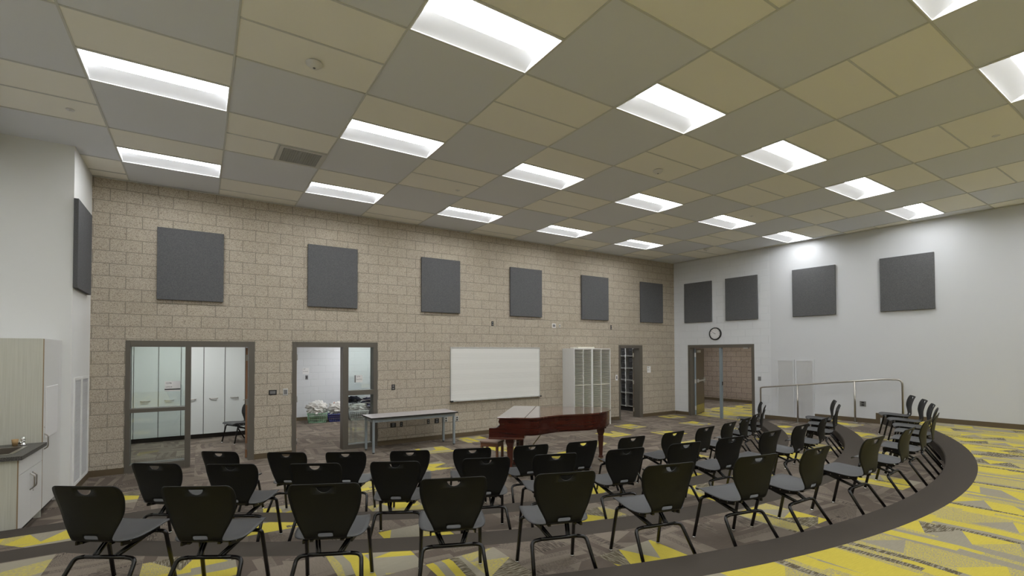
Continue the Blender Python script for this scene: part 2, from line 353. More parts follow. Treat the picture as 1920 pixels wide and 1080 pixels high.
for k, (R, yl, yr) in enumerate(TIERS):
    z0, z1 = RISE*k, RISE*(k+1)
    bm = BM(); inn = edge(R, yl, yr); out = edge(R, yl, yr, 0.31); m_ = min(len(inn), len(out))
    # risers with a softly rounded nosing, the dark band, then the tile field
    def band(pts_a, za, pts_b, zb, mi):
        A_ = [bm.verts.new((x, y, za)) for x, y in pts_a]; B_ = [bm.verts.new((x, y, zb)) for x, y in pts_b]
        for i in range(len(A_)-1):
            f = bm.faces.new((A_[i], A_[i+1], B_[i+1], B_[i])); f.material_index = mi
    nl = edge(R, yl, yr, 0.012)
    nl = nl[:len(inn)] if len(nl) >= len(inn) else nl + [nl[-1]]*(len(inn)-len(nl))
    band(inn, z0-0.02, inn, z1-0.012, 2); band(inn, z1-0.012, nl, z1, 2)
    n_ = len(out)
    if len(out) < len(inn): out = out + [out[-1]]*(len(inn)-len(out))
    out = out[:len(inn)]; out[-1] = (inn[-1][0], out[-1][1])
    band(nl, z1, out, z1, 2)
    far = [(x, YB-0.2) for x, y in out]
    A_ = [bm.verts.new((x, y, z1)) for x, y in out]; B_ = [bm.verts.new((x, y, z1)) for x, y in far]
    for i in range(len(A_)-1):
        if (A_[i].co-A_[i+1].co).length < 1e-6: continue
        f = bm.faces.new((A_[i], A_[i+1], B_[i+1], B_[i])); f.material_index = 0
    f = bm.faces.new([bm.verts.new(p) for p in ((out[-1][0], out[-1][1], z1), (13.37+0.0803*(YW-YB), YB, z1), (out[-1][0], YB, z1))]); f.material_index = 0
    if k < 2:
        for cx, cy in (Y1, Y2)[k]:
            strt = cy > TIERS[k][1]-1.3 and cx < 0.3
            ytile(bm, cx, cy, z1+0.0012, [(TIERS[k+1][0], False)] + ([] if strt else [(R+0.31, True)]))
    bmesh.ops.dissolve_degenerate(bm, dist=1e-5, edges=bm.edges)
    struct(obj('floor', bm, [MBR[1] if k == 0 else MBR[2] if k == 1 else MYF, MYE[k+1] if k < 2 else MYF, MBAND]))
# corridor floor: brown strip and a yellow field
bm = BM(); box(bm, 14.9, 18.3, -4.2, 5.2, -0.12, 0.0)
f = bm.faces.new([bm.verts.new(p) for p in ((13.55, -4.0, 0.0012), (18.28, -4.0, 0.0012), (18.28, 1.2, 0.0012), (13.55, 1.2, 0.0012))]); f.material_index = 1
struct(obj('floor', bm, [MBR[0], MYF]))

# ------------------------------------------------------------------ walls
def cells(bm, xs, zs, y0, y1, solid):
    """closed slab made of grid cells in x and z, with only its outer faces"""
    V = {}
    def v(i, k, y):
        if (i, k, y) not in V: V[(i, k, y)] = bm.verts.new((xs[i], y, zs[k]))
        return V[(i, k, y)]
    S = {(i, k) for i in range(len(xs)-1) for k in range(len(zs)-1) if solid((xs[i]+xs[i+1])/2, (zs[k]+zs[k+1])/2)}
    for i, k in S:
        bm.faces.new((v(i, k, y0), v(i+1, k, y0), v(i+1, k+1, y0), v(i, k+1, y0))); bm.faces.new((v(i, k, y1), v(i, k+1, y1), v(i+1, k+1, y1), v(i+1, k, y1)))
        if (i-1, k) not in S: bm.faces.new((v(i, k, y0), v(i, k+1, y0), v(i, k+1, y1), v(i, k, y1)))
        if (i+1, k) not in S: bm.faces.new((v(i+1, k, y0), v(i+1, k, y1), v(i+1, k+1, y1), v(i+1, k+1, y0)))
        if (i, k-1) not in S: bm.faces.new((v(i, k, y0), v(i, k, y1), v(i+1, k, y1), v(i+1, k, y0)))
        if (i, k+1) not in S: bm.faces.new((v(i, k+1, y0), v(i+1, k+1, y0), v(i+1, k+1, y1), v(i, k+1, y1)))
def wall_boxes(bm, L, T, Hh, holes, y0=0.0):
    """wall slab in local coords (x along, y into the wall) with rectangular holes (x0,x1,z1) from the floor"""
    xs = sorted({L[0], L[1]} | {h[0] for h in holes} | {h[1] for h in holes}); zs = sorted({0.0, Hh} | {h[2] for h in holes})
    cells(bm, xs, zs, y0, y0+T, lambda x, z: not any(h[0] < x < h[1] and z < h[2] for h in holes))
D1 = (-0.02, 1.79, 2.10); D2 = (2.41, 4.01, 2.105); D3 = (10.88, 11.845, 2.10); DD = (0.465, 2.43, 2.107)
bm = BM(); wall_boxes(bm, (-1.3, 13.5), 0.2, H+0.05, [D1, D2, D3]); struct(obj('wall_north', bm, MCMU, loc=(0, YW, 0)))
bm = BM(); wall_boxes(bm, (-0.0, 2.86), 0.2, H+0.05, [DD]); struct(obj('wall_east', bm, MCMUW, loc=RW0, rotz=RWA))
bm = BM(); box(bm, 2.86, 13.6, -0.006, 0.2, 0, H+0.05); struct(obj('wall_east', bm, MWALLE, loc=RW0, rotz=RWA))
for x0_, x1_, y0_, y1_ in ((-0.65, -0.45, -0.09, YW), (-1.37, -0.45, -0.29, -0.09), (-1.37, XL, YB, -0.29)):
    bm = BM(); box(bm, x0_, x1_, y0_, y1_, 0, H+0.05); struct(obj('wall_west', bm, MWALL))
bm = BM(); box(bm, -1.37, 14.9, YB-0.2, YB, 0, H+0.05); struct(obj('wall_south', bm, MWALL))
# base boards
BH = 0.097
def baseb(name, which, spans):
    for s0, s1, z in spans:
        bm = BM(); box(bm, s0, s1, -0.012, 0.0, z, z+BH, bev=0.002)
        struct(obj(name, bm, MBASE, loc=WF[which][0], rotz=WF[which][1]))
baseb('baseboard_north', 'block', [(-0.45, D1[0], 0), (D1[1], D2[0], 0), (D2[1], D3[0], 0), (D3[1], 13.28, 0)])
baseb('baseboard_east', 'east', [(0.012, DD[0], 0), (DD[1], 2.69, 0)])
bm = BM()
box(bm, 2.69, 3.92, -0.018, -0.006, RISE, RISE+BH); box(bm, 3.92, 5.18, -0.018, -0.006, 2*RISE, 2*RISE+BH); box(bm, 5.18, 13.4, -0.018, -0.006, 3*RISE, 3*RISE+BH)
box(bm, 3.86, 3.92, -0.018, -0.006, RISE+BH, 2*RISE+BH); box(bm, 5.10, 5.18, -0.018, -0.006, 2*RISE+BH, 3*RISE+BH)
struct(obj('baseboard_east', bm, MBASE, loc=RW0, rotz=RWA))
bm = BM(); box(bm, -0.45, -0.438, -0.29, YW, 0, BH); struct(obj('baseboard_west', bm, MBASE))

# ------------------------------------------------------------------ ceiling with its tiles
G = 1.2192; bm = BM()
def quad(x0, x1, y0, y1, z, mi):
    x0 = max(x0, XL-0.1); x1 = min(x1, 14.8); y1 = min(y1, YW+0.02); y0 = max(y0, YB-0.1)
    if x1-x0 < 0.02 or y1-y0 < 0.02: return
    f = bm.faces.new([bm.verts.new(p) for p in ((x0, y0, z), (x0, y1, z), (x1, y1, z), (x1, y0, z))]); f.material_index = mi
LIGHTS = []; gb = 0.0085; zt = H+0.007
for i in range(-1, 13):
    x0 = i*G; x1 = x0+G; odd = (i % 2 == 0)      # light columns start at 0
    for j in range(-1, 6):
        ys = -j*2*G                                # period of two modules
        if odd:
            lit = not (i < 0 or i > 10) and 0 <= j <= 4 and not (i == 10 and j == 0)
            if lit: LIGHTS.append((i//2, j, x0, ys))
            else: quad(x0+gb, x1-gb, ys-G/2+gb, ys-gb, zt, 2)
            quad(x0+gb, x1-gb, ys-G+gb, ys-G/2-gb, zt, 2)
            quad(x0+gb, x1-gb, ys-2*G+gb, ys-G-gb, zt, 1)
        else:
            quad(x0+gb, x1-gb, ys-G+gb, ys-gb, zt, 1)
            if i == 1 and j == 0:
                quad(x0+gb, x0+G/2-gb, ys-1.5*G+gb, ys-G-gb, zt, 2)
            else: quad(x0+gb, x1-gb, ys-1.5*G+gb, ys-G-gb, zt, 2)
            quad(x0+gb, x1-gb, ys-2*G+gb, ys-1.5*G-gb, zt, 2)
# grid bars: thin boxes
def bar(x0, x1, y0, y1):
    if x1 < XL or x0 > 14.8 or y1 < YB-0.1 or y0 > YW: return
    box(bm, max(x0, XL-0.1), min(x1, 14.8), max(y0, YB-0.1), min(y1, YW+0.02), H, H+0.03, 0)
for i in range(-1, 13): bar(i*G-gb, i*G+gb, YB, YW)
for i in range(-1, 13):
    for j in range(-1, 6):
        ys = -j*2*G
        for yy in ((ys, ys-G/2, ys-G) if i % 2 == 0 else (ys, ys-G, ys-1.5*G)): bar(i*G+gb, (i+1)*G-gb, yy-gb, yy+gb)
bar(G*1.5-gb, G*1.5+gb, -1.5*G+gb, -G-gb)
box(bm, XL-0.1, 14.9, YB-0.2, YW+0.1, H+0.16, H+0.22, 0)        # plenum deck above
struct(obj('ceiling', bm, [MGRID, MGREY, MCREAM]))
# wall angle at the ceiling perimeter
bm = BM(); box(bm, -0.45, 13.29, -0.02, 0.0, H-0.012, H); struct(obj('trim_1', bm, MGRID, loc=(0, YW, 0)))
bm = BM(); box(bm, 0.0, 13.4, -0.028, -0.006, H-0.012, H); struct(obj('trim_2', bm, MGRID, loc=RW0, rotz=RWA))

# ------------------------------------------------------------------ recessed troffers
ROWN = ['nearest the block wall', 'second from the block wall', 'third from the block wall', 'fourth from the block wall', 'added out of view, fifth from wall']  # the fifth row is unseen, added to balance the light
ORD = ['first', 'second', 'third', 'fourth', 'fifth', 'sixth', 'seventh', 'eighth', 'ninth', 'tenth', 'eleventh', 'twelfth', 'thirteenth', 'fourteenth', 'fifteenth', 'sixteenth']
def troffer():
    t = thing('ceiling_light', 'lit', 'ceiling light', group='recessed ceiling lights')
    a, b, d = G/2-gb, G/4-gb, 0.085
    bm = BM()      # shallow white tray, lens on the room side, curved white reflector on the wall side
    box(bm, -a, -a+0.010, -b, b, -0.004, d+0.01); box(bm, a-0.010, a, -b, b, -0.004, d+0.01)
    box(bm, -a+0.010, a-0.010, -b, -b+0.010, -0.004, d+0.01); box(bm, -a+0.010, a-0.010, b-0.010, b, -0.004, d+0.01)
    box(bm, -a, a, -b, b, d+0.012, d+0.02)
    obj('housing', bm, MFIX, t)
    ym = 0.34*b; bm = BM(); n_ = 8; rows = []
    for k in range(n_+1):
        f_ = k/n_; y_ = ym+(b-0.010-ym)*f_; z_ = 0.004+(d-0.006)*(1-f_)**0.85
        rows.append([bm.verts.new((-a+0.010, y_, z_)), bm.verts.new((a-0.010, y_, z_))])
    for p, q_ in zip(rows, rows[1:]): bm.faces.new((p[0], p[1], q_[1], q_[0])).smooth = True
    obj('reflector', bm, MREFL, t, label='white curved reflector')
    bm = BM(); box(bm, -a+0.012, a-0.012, -b+0.012, ym, d-0.006, d+0.006); obj('lens', bm, MLENS, t, label='glowing white lens')
    return t
tr = troffer(); index_kids(tr); first = True
for c, r, x0, ys in LIGHTS:
    loc = (x0+G/2, ys-G/4, H); lab = 'recessed ceiling light, %s from left in the row %s' % (ORD[c], ROWN[r])
    if first: tr.location = loc; tr['label'] = lab; first = False
    else: dup(tr, loc, 0, lab)
# ceiling devices
t = thing('ceiling_vent', 'square grey air vent in the ceiling grid above the left doors', 'vent', (2.134, -1.524, H-0.004))
bm = BM(); q = G/4-0.012
for s0, s1, r0, r1 in ((-q, q, -q, -q+0.05), (-q, q, q-0.05, q), (-q, -q+0.05, -q+0.05, q-0.05), (q-0.05, q, -q+0.05, q-0.05)): box(bm, s0, s1, r0, r1, -0.004, 0.01)
obj('frame', bm, MGRID, t)
bm = BM()
for k in range(18):
    y_ = -q+0.04+k*(2*q-0.08)/17; box(bm, -q+0.03, q-0.03, y_-0.002, y_+0.002, -0.002, 0.014)
for k in range(18):
    y_ = -q+0.04+k*(2*q-0.08)/17; box(bm, y_-0.002, y_+0.002, -q+0.03, q-0.03, 0.0, 0.012)
obj('grille', bm, mat('vent_grey', (0.50, 0.50, 0.50), 0.6), t)
bm = BM(); box(bm, -q+0.02, q-0.02, -q+0.02, q-0.02, 0.02, 0.03); obj('backing', bm, mat('vent_dark', (0.22, 0.22, 0.23), 0.8), t)
def detector(loc, label):
    t = thing('smoke_detector', label, 'smoke detector', loc)
    bm = BM(); lathe(bm, [(0.02, -0.045), (0.045, -0.04), (0.06, -0.02), (0.075, -0.012), (0.075, 0.0)], 24); obj('body', bm, MPLW, t)
    bm = BM(); lathe(bm, [(0.006, -0.052), (0.012, -0.048), (0.012, -0.038)], 12); obj('sensor', bm, MPLATE, t)
detector((1.864, -3.937, H), 'small round white smoke detector on the cream tile at upper left')
detector((6.788, -3.897, H), 'round smoke detector with a dark centre near the ceiling middle')
detector((12.298, -0.9, H), 'small smoke detector near the far right corner of the ceiling')
def sprinkler(loc, label):
    bm = BM(); lathe(bm, [(0.038, -0.004), (0.040, 0.0)], 20); lathe(bm, [(0.006, -0.016), (0.012, -0.010), (0.012, -0.004)], 12)
    tag(obj('sprinkler_head', bm, MPLW, loc=loc), label, 'sprinkler')
sprinkler((-0.283, -1.54, H), 'round white sprinkler cover on the ceiling at far left')
sprinkler((4.618, -1.483, H), 'small sprinkler cover above the whiteboard')
sprinkler((9.515, -7.007, H), 'round sprinkler cover on the yellowish tile at far right')
sprinkler((10.338, -3.296, H), 'small sprinkler cover between lights on the right half of the ceiling')
sprinkler((9.457, -1.515, H), 'small sprinkler cover above the doorway with black lockers')

# ------------------------------------------------------------------ door frames, windows, leaves
def jamb_box(bm, x0, x1, z0, z1, d0=-0.012, d1=0.212): box(bm, x0, x1, d0, d1, z0, z1, bev=0.002)
# left office: sidelight left, door right
e = sempty('door_1', (0, YW, 0)); bm = BM()
jamb_box(bm, 1.695, 1.79, 0, 2.10); jamb_box(bm, 0.765, 1.695, 2.0, 2.10); jamb_box(bm, 0.765, 0.845, 0, 2.0)
obj('frame', bm, MFRAME, e)
def window(name, x0, x1, zt, zm0, zm1, zb, loc=(0, YW, 0), side='l'):
    e = sempty(name, loc); bm = BM(); fx0, fx1 = (x0, x1)
    l0 = 0.062 if side == 'l' else 0.0; r0 = 0.085 if side == 'r' else 0.0
    if side == 'l': jamb_box(bm, fx0, fx0+l0, 0, zt)
    else: jamb_box(bm, fx1-r0, fx1, 0, zt)
    a, b = fx0+l0, fx1-r0
    jamb_box(bm, a, b, zt-0.1, zt); jamb_box(bm, a, b, zm0, zm1); jamb_box(bm, a, b, 0, zb)
    obj('frame', bm, MFRAME, e)
    for z0, z1 in ((zb, zm0), (zm1, zt-0.1)):
        bm = BM(); box(bm, a, b, 0.095, 0.101, z0, z1); obj('glass_pane', bm, MGLASS, e)
    return e
window('window_1', -0.02, 0.765, 2.10, 0.945, 1.005, 0.115)
window('window_2', 3.43, 4.01, 2.105, 1.055, 1.15, 0.08, side='r')
e2 = sempty('door_2', (0, YW, 0)); bm = BM()
jamb_box(bm, 2.41, 2.483, 0, 2.105); jamb_box(bm, 2.483, 3.43, 2.005, 2.105); jamb_box(bm, 3.325, 3.43, 0, 2.005)
obj('frame', bm, MFRAME, e2)
e3 = sempty('door_3', (0, YW, 0)); bm = BM()
jamb_box(bm, 10.88, 10.94, 0, 2.10); jamb_box(bm, 11.705, 11.845, 0, 2.10); jamb_box(bm, 10.94, 11.705, 2.01, 2.10)
obj('frame', bm, MFRAME, e3)
def leaf(par, hx, ang, width, hgt, face, edge_m, hand=1, lever=True):
    """door leaf hinged at local (hx, 0.2), opened by ang from the wall direction"""
    L_ = bpy.data.objects.new('door_leaf', None); COL.objects.link(L_); L_.parent = par; L_.location = (hx, 0.21, 0.01); L_.rotation_euler = (0, 0, ang)
    bm = BM(); box(bm, 0, width, -0.02, 0.02, 0, hgt, bev=0.001); obj('panel', bm, face, L_)
    bm = BM(); box(bm, -0.002, 0.0, -0.02, 0.02, 0, hgt); box(bm, width, width+0.002, -0.02, 0.02, 0, hgt); obj('leaf_edge', bm, edge_m, L_)
    if lever:
        for sy in (-1, 1):
            bm = BM(); lathe(bm, [(0.026, 0.0), (0.026, 0.008)], 16, c=(width-0.07, sy*0.021, 0.98), axis='y') if sy > 0 else lathe(bm, [(0.026, -0.008), (0.026, 0.0)], 16, c=(width-0.07, -0.021, 0.98), axis='y')
            tube(bm, [(width-0.07, sy*0.025, 0.98), (width-0.07, sy*0.07, 0.98), (width-0.19, sy*0.07, 0.98)], 0.009, rad=0.02)
            obj('lever_handle', bm, MSTAIN, L_)
    for z_ in (0.2, 1.0, 1.8):
        bm = BM(); box(bm, -0.006, -0.002, -0.024, 0.016, z_-0.055, z_+0.055); tube(bm, [(-0.004, -0.028, z_-0.055), (-0.004, -0.028, z_+0.055)], 0.006); obj('hinge', bm, MSTAIN, L_)
    return L_
leaf(e, 1.685, math.radians(84.5), 0.84, 1.98, MCABW, MWOODE)
leaf(e2, 2.50, math.radians(98), 0.82, 1.98, MWOODE, MWOODE)
leaf(e3, 11.70, math.radians(43), 0.78, 1.98, MLEAF, MLEAF)
# double doors on the east wall
e4 = sempty('door_4', RW0, RWA); bm = BM()
jamb_box(bm, DD[0], DD[0]+0.075, 0, DD[2]); jamb_box(bm, DD[1]-0.075, DD[1], 0, DD[2]); jamb_box(bm, DD[0]+0.075, DD[1]-0.075, DD[2]-0.09, DD[2])
obj('frame', bm, MFRAME, e4)
bm = BM(); box(bm, 1.43, 1.495, 0.02, 0.10, 0, 2.017, bev=0.003); mu = obj('center_mullion', bm, MSTEEL, e4, label='blue grey steel centre post')
bm = BM(); box(bm, 1.496, 1.506, 0.04, 0.08, 0.95, 1.05); obj('strike', bm, MBLACK, mu)
def crash_leaf(hx, ang, sgn):
    L_ = bpy.data.objects.new('door_leaf', None); COL.objects.link(L_); L_.parent = e4; L_.location = (hx, 0.215, 0.01); L_.rotation_euler = (0, 0, ang)
    bm = BM(); box(bm, 0, 0.9, -0.022, 0.022, 0, 1.99, bev=0.001); obj('panel', bm, MLEAF, L_)
    bm = BM(); box(bm, -0.004, 0.0, -0.022, 0.022, 0, 1.99); obj('hinge_edge', bm, MSTEEL, L_)
    y0, y1 = (sgn*0.022, sgn*0.0245) if sgn > 0 else (sgn*0.0245, sgn*0.022)
    bm = BM(); box(bm, 0.03, 0.87, y0, y1, 0.02, 0.28); obj('kick_plate', bm, mat('plate_yellow_reflection', (0.34, 0.30, 0.16), 0.3, 1.0), L_)  # yellow reflection is put into the plate's colour
    bm = BM(); ya, yb = sorted((sgn*0.022, sgn*0.06)); box(bm, 0.10, 0.18, ya, yb, 0.96, 1.06, bev=0.004); box(bm, 0.80, 0.87, ya, yb, 0.94, 1.08, bev=0.004)
    ya, yb = sorted((sgn*0.045, sgn*0.075)); box(bm, 0.14, 0.84, ya, yb, 0.985, 1.035, bev=0.006); obj('crash_bar', bm, MALU, L_, label='silver push bar')
    bm = BM(); ya, yb = sorted((sgn*0.022, sgn*0.07)); box(bm, 0.10, 0.36, ya, yb, 1.87, 1.94, bev=0.004); obj('door_closer', bm, MALU, L_)
    for z_ in (0.2, 1.0, 1.8):
        bm = BM(); box(bm, -0.010, -0.004, -0.026, 0.02, z_-0.06, z_+0.06); obj('hinge', bm, MALU, L_)
crash_leaf(DD[0]+0.10, math.radians(106), -1)
crash_leaf(DD[1]-0.10, math.radians(84), 1)
bm = BM(); box(bm, 2.12, 2.26, 0.03, 0.07, 1.985, 2.015, bev=0.003); obj('closer_arm', bm, MALU, e4)

# ------------------------------------------------------------------ rooms beyond the openings
YB1 = YW+0.2
bm = BM(); box(bm, -0.75, -0.55, YB1, 4.9, 0, 2.75); box(bm, -0.75, 2.14, 4.7, 4.9, 0, 2.75); struct(obj('wall_office', bm, MWALL))
bm = BM(); box(bm, 2.14, 2.28, YB1, 6.6, 0, 2.75); box(bm, 7.6, 7.8, YB1, 6.6, 0, 2.75); struct(obj('wall_practice_side', bm, MWALL))
bm = BM(); box(bm, 2.28, 7.6, 0, 0.2, 0, 2.75); struct(obj('wall_practice', bm, MCMUW, loc=(0, 5.80, 0)))
bm = BM(); box(bm, 2.28, 7.6, -0.012, 0.0, 0, BH); struct(obj('baseboard_practice', bm, MBASE, loc=(0, 5.80, 0)))
bm = BM(); box(bm, 8.6, 8.8, YB1, 5.4, 0, 2.75); box(bm, 8.6, 13.45, 5.4, 5.6, 0, 2.75); box(bm, 13.25, 13.45, YB1, 5.4, 0, 2.75); struct(obj('wall_storage', bm, MWALL))
bm = BM(); box(bm, -0.75, 13.45, YB1, 6.6, 2.6, 2.7); struct(obj('ceiling', bm, MCREAM))
bm = BM(); box(bm, 0, 9.4, 0, 0.2, 0, 2.7); struct(obj('wall_corridor', bm, MCMU2, loc=(18.05, 5.1, 0), rotz=math.radians(-89)))
bm = BM(); box(bm, 0, 9.4, -0.012, 0, 0, BH); struct(obj('baseboard_corridor', bm, MBASE, loc=(18.05, 5.1, 0), rotz=math.radians(-89)))
bm = BM(); box(bm, 13.5, 18.3, 5.0, 5.2, 0, 2.7); box(bm, 13.95, 18.3, -4.4, -4.2, 0, 2.7); struct(obj('wall_corridor_end', bm, MWALL))
bm = BM(); prism(bm, [(13.46, 5.2), (13.46, 0.9), (13.54, 0.6), (13.95, -4.3), (18.35, -4.3), (18.35, 5.2)], 2.6, 2.7); struct(obj('ceiling', bm, MCREAM))
def added_room_light(x, y, label, w_=0.55, l_=1.15, z=2.6):  # unseen lamps added to light the rooms behind the openings
    t = thing('ceiling_light', label, 'ceiling light', (x, y, z))
    bm = BM(); box(bm, -l_/2, l_/2, -w_/2, w_/2, -0.03, 0.0); obj('housing', bm, MFIX, t)
    bm = BM(); box(bm, -l_/2+0.03, l_/2-0.03, -w_/2+0.03, w_/2-0.03, -0.036, -0.03); obj('lens', bm, MLENS2, t)
added_room_light(0.7, 2.6, 'added unseen ceiling light inside the left office with tall cabinets')
added_room_light(3.6, 3.2, 'added unseen near ceiling light inside the laundry room')
added_room_light(5.0, 4.7, 'added unseen far ceiling light inside the laundry room')
added_room_light(11.2, 2.6, 'added unseen ceiling light inside the locker storage room')
added_room_light(16.0, 1.8, 'added unseen ceiling light in the corridor beyond the double doors')
added_room_light(16.0, -1.8, 'added unseen ceiling light in the corridor near the double doors')
# office cabinets
def office_cab(x0, x1, label):
    t = thing('tall_cabinet', label, 'cabinet', (x0, 3.95, 0), group='tall cabinets in the left office'); w_ = x1-x0
    bm = BM(); box(bm, 0, w_, 0.024, 0.6, 0.1, 2.55); obj('body', bm, MGAP, t)
    bm = BM(); box(bm, 0, w_, 0.07, 0.6, 0, 0.1); obj('toe_kick', bm, MTOE, t)
    d = obj('door', (lambda b: (box(b, 0.007, w_-0.007, 0, 0.02, 0.105, 2.545, bev=0.001), b)[1])(BM()), MLOCK, t)
    bm = BM(); tube(bm, [(w_*0.28, 0.0, 0.885), (w_*0.34, -0.035, 0.88), (w_*0.60, -0.035, 0.88), (w_*0.66, 0.0, 0.885)], 0.010, rad=0.02); obj('handle', bm, MSTAIN, d)
xs = [-0.545, -0.197, 0.225, 0.624, 1.04, 1.449, 1.854, 2.135]; lb = ['leftmost', 'second', 'third', 'fourth', 'fifth', 'sixth', 'seventh']
for k in range(7): office_cab(xs[k], xs[k+1], 'tall white office cabinet with one door, %s from the left in the left office' % lb[k])
# locker wall in storage
t = thing('instrument_locker', 'white framed wire door locker rack holding black instrument cases', 'locker', (12.6, 0, 0.0))
bm = BM(); yA, yB = 1.25, 3.35; ups = [1.25, 1.66, 1.98, 2.30, 2.62, 2.99, 3.35]
for y_ in ups: box(bm, -0.012, 0.6, y_-0.018, y_+0.018, 0.14, 2.45)
obj('frame', bm, MCABW, t)
bm = BM()
for z_ in (0.16, 0.59, 1.0, 1.385, 1.78, 2.17): box(bm, -0.006, 0.6, yA, yB, z_-0.009, z_+0.009)
obj('shelf', bm, MALU, t)
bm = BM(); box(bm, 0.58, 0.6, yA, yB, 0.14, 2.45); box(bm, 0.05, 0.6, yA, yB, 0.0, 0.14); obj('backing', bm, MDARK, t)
zl = [0.16, 0.59, 1.0, 1.385, 1.78, 2.17]
for a in range(len(ups)-1):
    for b_ in range(5):
        z0, z1 = zl[b_], zl[b_+1]; bm = BM(); y0, y1 = ups[a]+0.02, ups[a+1]-0.02
        for k in range(9):
            yy = y0+(y1-y0)*k/8; tube(bm, [(-0.02, yy, z0+0.02), (-0.02, yy, z1-0.02)], 0.0012, 4)
        for k in range(7):
            zz_ = z0+0.02+(z1-z0-0.04)*k/6; tube(bm, [(-0.02, y0, zz_), (-0.02, y1, zz_)], 0.0015, 4)
        box(bm, -0.026, -0.012, y0-0.012, y0+0.01, z0+0.05, z0+0.11); box(bm, -0.026, -0.012, y0-0.012, y0+0.01, z1-0.11, z1-0.05)
        obj('wire_door', bm, MBLACK, t)
MCASE = mat('black_instrument_case', (0.015, 0.014, 0.014), 0.6)
random.seed(5); RN_ = ['bottom', 'second', 'third', 'fourth', 'top']
for a in range(1, 5):
    for b_ in range(5):
        z0, z1 = zl[b_], zl[b_+1]; y0, y1 = ups[a]+0.03, ups[a+1]-0.03; hh = (z1-z0)*random.uniform(0.6, 0.85)
        t = thing('instrument_case', 'black instrument case on the %s shelf of the lockers, column %s from the wall side' % (RN_[b_], ORD[a-1]), 'instrument case', (12.66, (y0+y1)/2, z0+0.009), group='black instrument cases in the lockers')
        bm = BM(); ww = (y1-y0)*0.42; box(bm, 0.02, 0.46, -ww, ww, 0.0, hh, bev=0.03); obj('case_body', bm, MCASE, t)
        bm = BM(); tube(bm, [(0.02, -0.05, hh*0.6), (-0.012, -0.05, hh*0.6), (-0.012, 0.05, hh*0.6), (0.02, 0.05, hh*0.6)], 0.006, rad=0.015); obj('handle', bm, MPLATE, t)

# laundry baskets and clothes
def basket(x, y, w_, d_, h_, rot, m, label, name='laundry_basket'):
    t = thing(name, label, 'basket', (x, y, 0), rot)
    bm = BM(); tp = 0.03
    for k in range(11):
        a = -w_/2+w_*k/10
        for sy in (-1, 1): tube(bm, [(a*0.9, sy*(d_/2-tp), 0.01), (a, sy*d_/2, h_)], 0.006, 5)
    for k in range(8):
        a = -d_/2+d_*k/7
        for sx in (-1, 1): tube(bm, [(sx*(w_/2-tp), a*0.9, 0.01), (sx*w_/2, a, h_)], 0.006, 5)
    for f_ in (0.05, 0.38, 0.7):
        q = tp*(1-f_)
        tube(bm, [(-w_/2+q, -d_/2+q, h_*f_), (w_/2-q, -d_/2+q, h_*f_), (w_/2-q, d_/2-q, h_*f_), (-w_/2+q, d_/2-q, h_*f_), (-w_/2+q, -d_/2+q, h_*f_)], 0.006, 5)
    obj('lattice_side', bm, m, t)
    bm = BM(); tube(bm, [(-w_/2, -d_/2, h_), (w_/2, -d_/2, h_), (w_/2, d_/2, h_), (-w_/2, d_/2, h_), (-w_/2, -d_/2, h_)], 0.014, 6); obj('rim', bm, m, t)
    bm = BM(); box(bm, -w_/2+tp, w_/2-tp, -d_/2+tp, d_/2-tp, 0.0, 0.012); obj('base', bm, m, t)
def lump(name, x, y, z, rx, ry, rz, rot, m, seed, label, cat='clothes'):
    random.seed(seed); bm = BM(); bmesh.ops.create_icosphere(bm, subdivisions=5, radius=1)
    ph = [(random.uniform(3, 22), random.uniform(3, 22), random.uniform(3, 22), random.uniform(0, 6), random.uniform(0.015, 0.06)) for _ in range(28)]
    for v_ in bm.verts:
        c = v_.co.copy(); d = sum(e_*math.sin(a*c.x+b*c.y+g*c.z+p)*(1 if e_ < 0.06 else 0.7) for a, b, g, p, e_ in ph)
        rd = 1-0.25*abs(math.sin(5*c.x+3*c.y+seed))**6
        v_.co = Vector((c.x*rx, c.y*ry, max(c.z, -0.45)*rz))*(1+d)*rd
    for f in bm.faces: f.smooth = True
    tag(obj(name, bm, m, loc=(x, y, z), rotz=rot), label, cat, kind=None)
def cloth(name, c1, c2, sc=6.0, th=0.5):
    m = mat(name, c1, 0.9, spec=0.1); n = N(m); v, x, y, z = n.obj(); f = n.m('GREATER_THAN', n.noise(v, sc, 1), th); n.col(n.mix(f, c1, c2)); n.bump(n.noise(v, 25, 2), 0.02, 0.6); return m
MCW = cloth('white_cotton', (0.74, 0.73, 0.70), (0.68, 0.66, 0.62)); MCP = cloth('white_print_cloth', (0.72, 0.70, 0.67), (0.45, 0.18, 0.14), 7, 0.66)
MCK = cloth('black_cloth', (0.015, 0.015, 0.02), (0.03, 0.03, 0.04)); MCS = mat('striped_cloth', (0.5, 0.5, 0.5), 0.9)
n = N(MCS); v, x, y, z = n.obj(); f = n.m('GREATER_THAN', n.m('SINE', n.m('ADD', n.m('MULTIPLY', z, 70.0), n.m('MULTIPLY', n.noise(v, 5, 2), 9.0))), 0.2); n.col(n.mix(f, (0.02, 0.02, 0.05), (0.62, 0.58, 0.60)))
MCBL = cloth('royal_blue_plastic', (0.02, 0.03, 0.28), (0.02, 0.03, 0.25)); MGRN = mat('mint_green_plastic', (0.30, 0.50, 0.34), 0.5); MNAVY = mat('navy_plastic', (0.02, 0.03, 0.22), 0.5)
MWPL = mat('white_plastic', (0.72, 0.72, 0.70), 0.5); MGPL = mat('black_plastic_bin', (0.02, 0.02, 0.022), 0.5)
basket(3.70, 5.22, 0.50, 0.40, 0.25, -0.25, MGRN, 'mint green lattice laundry basket against the white wall, leftmost')
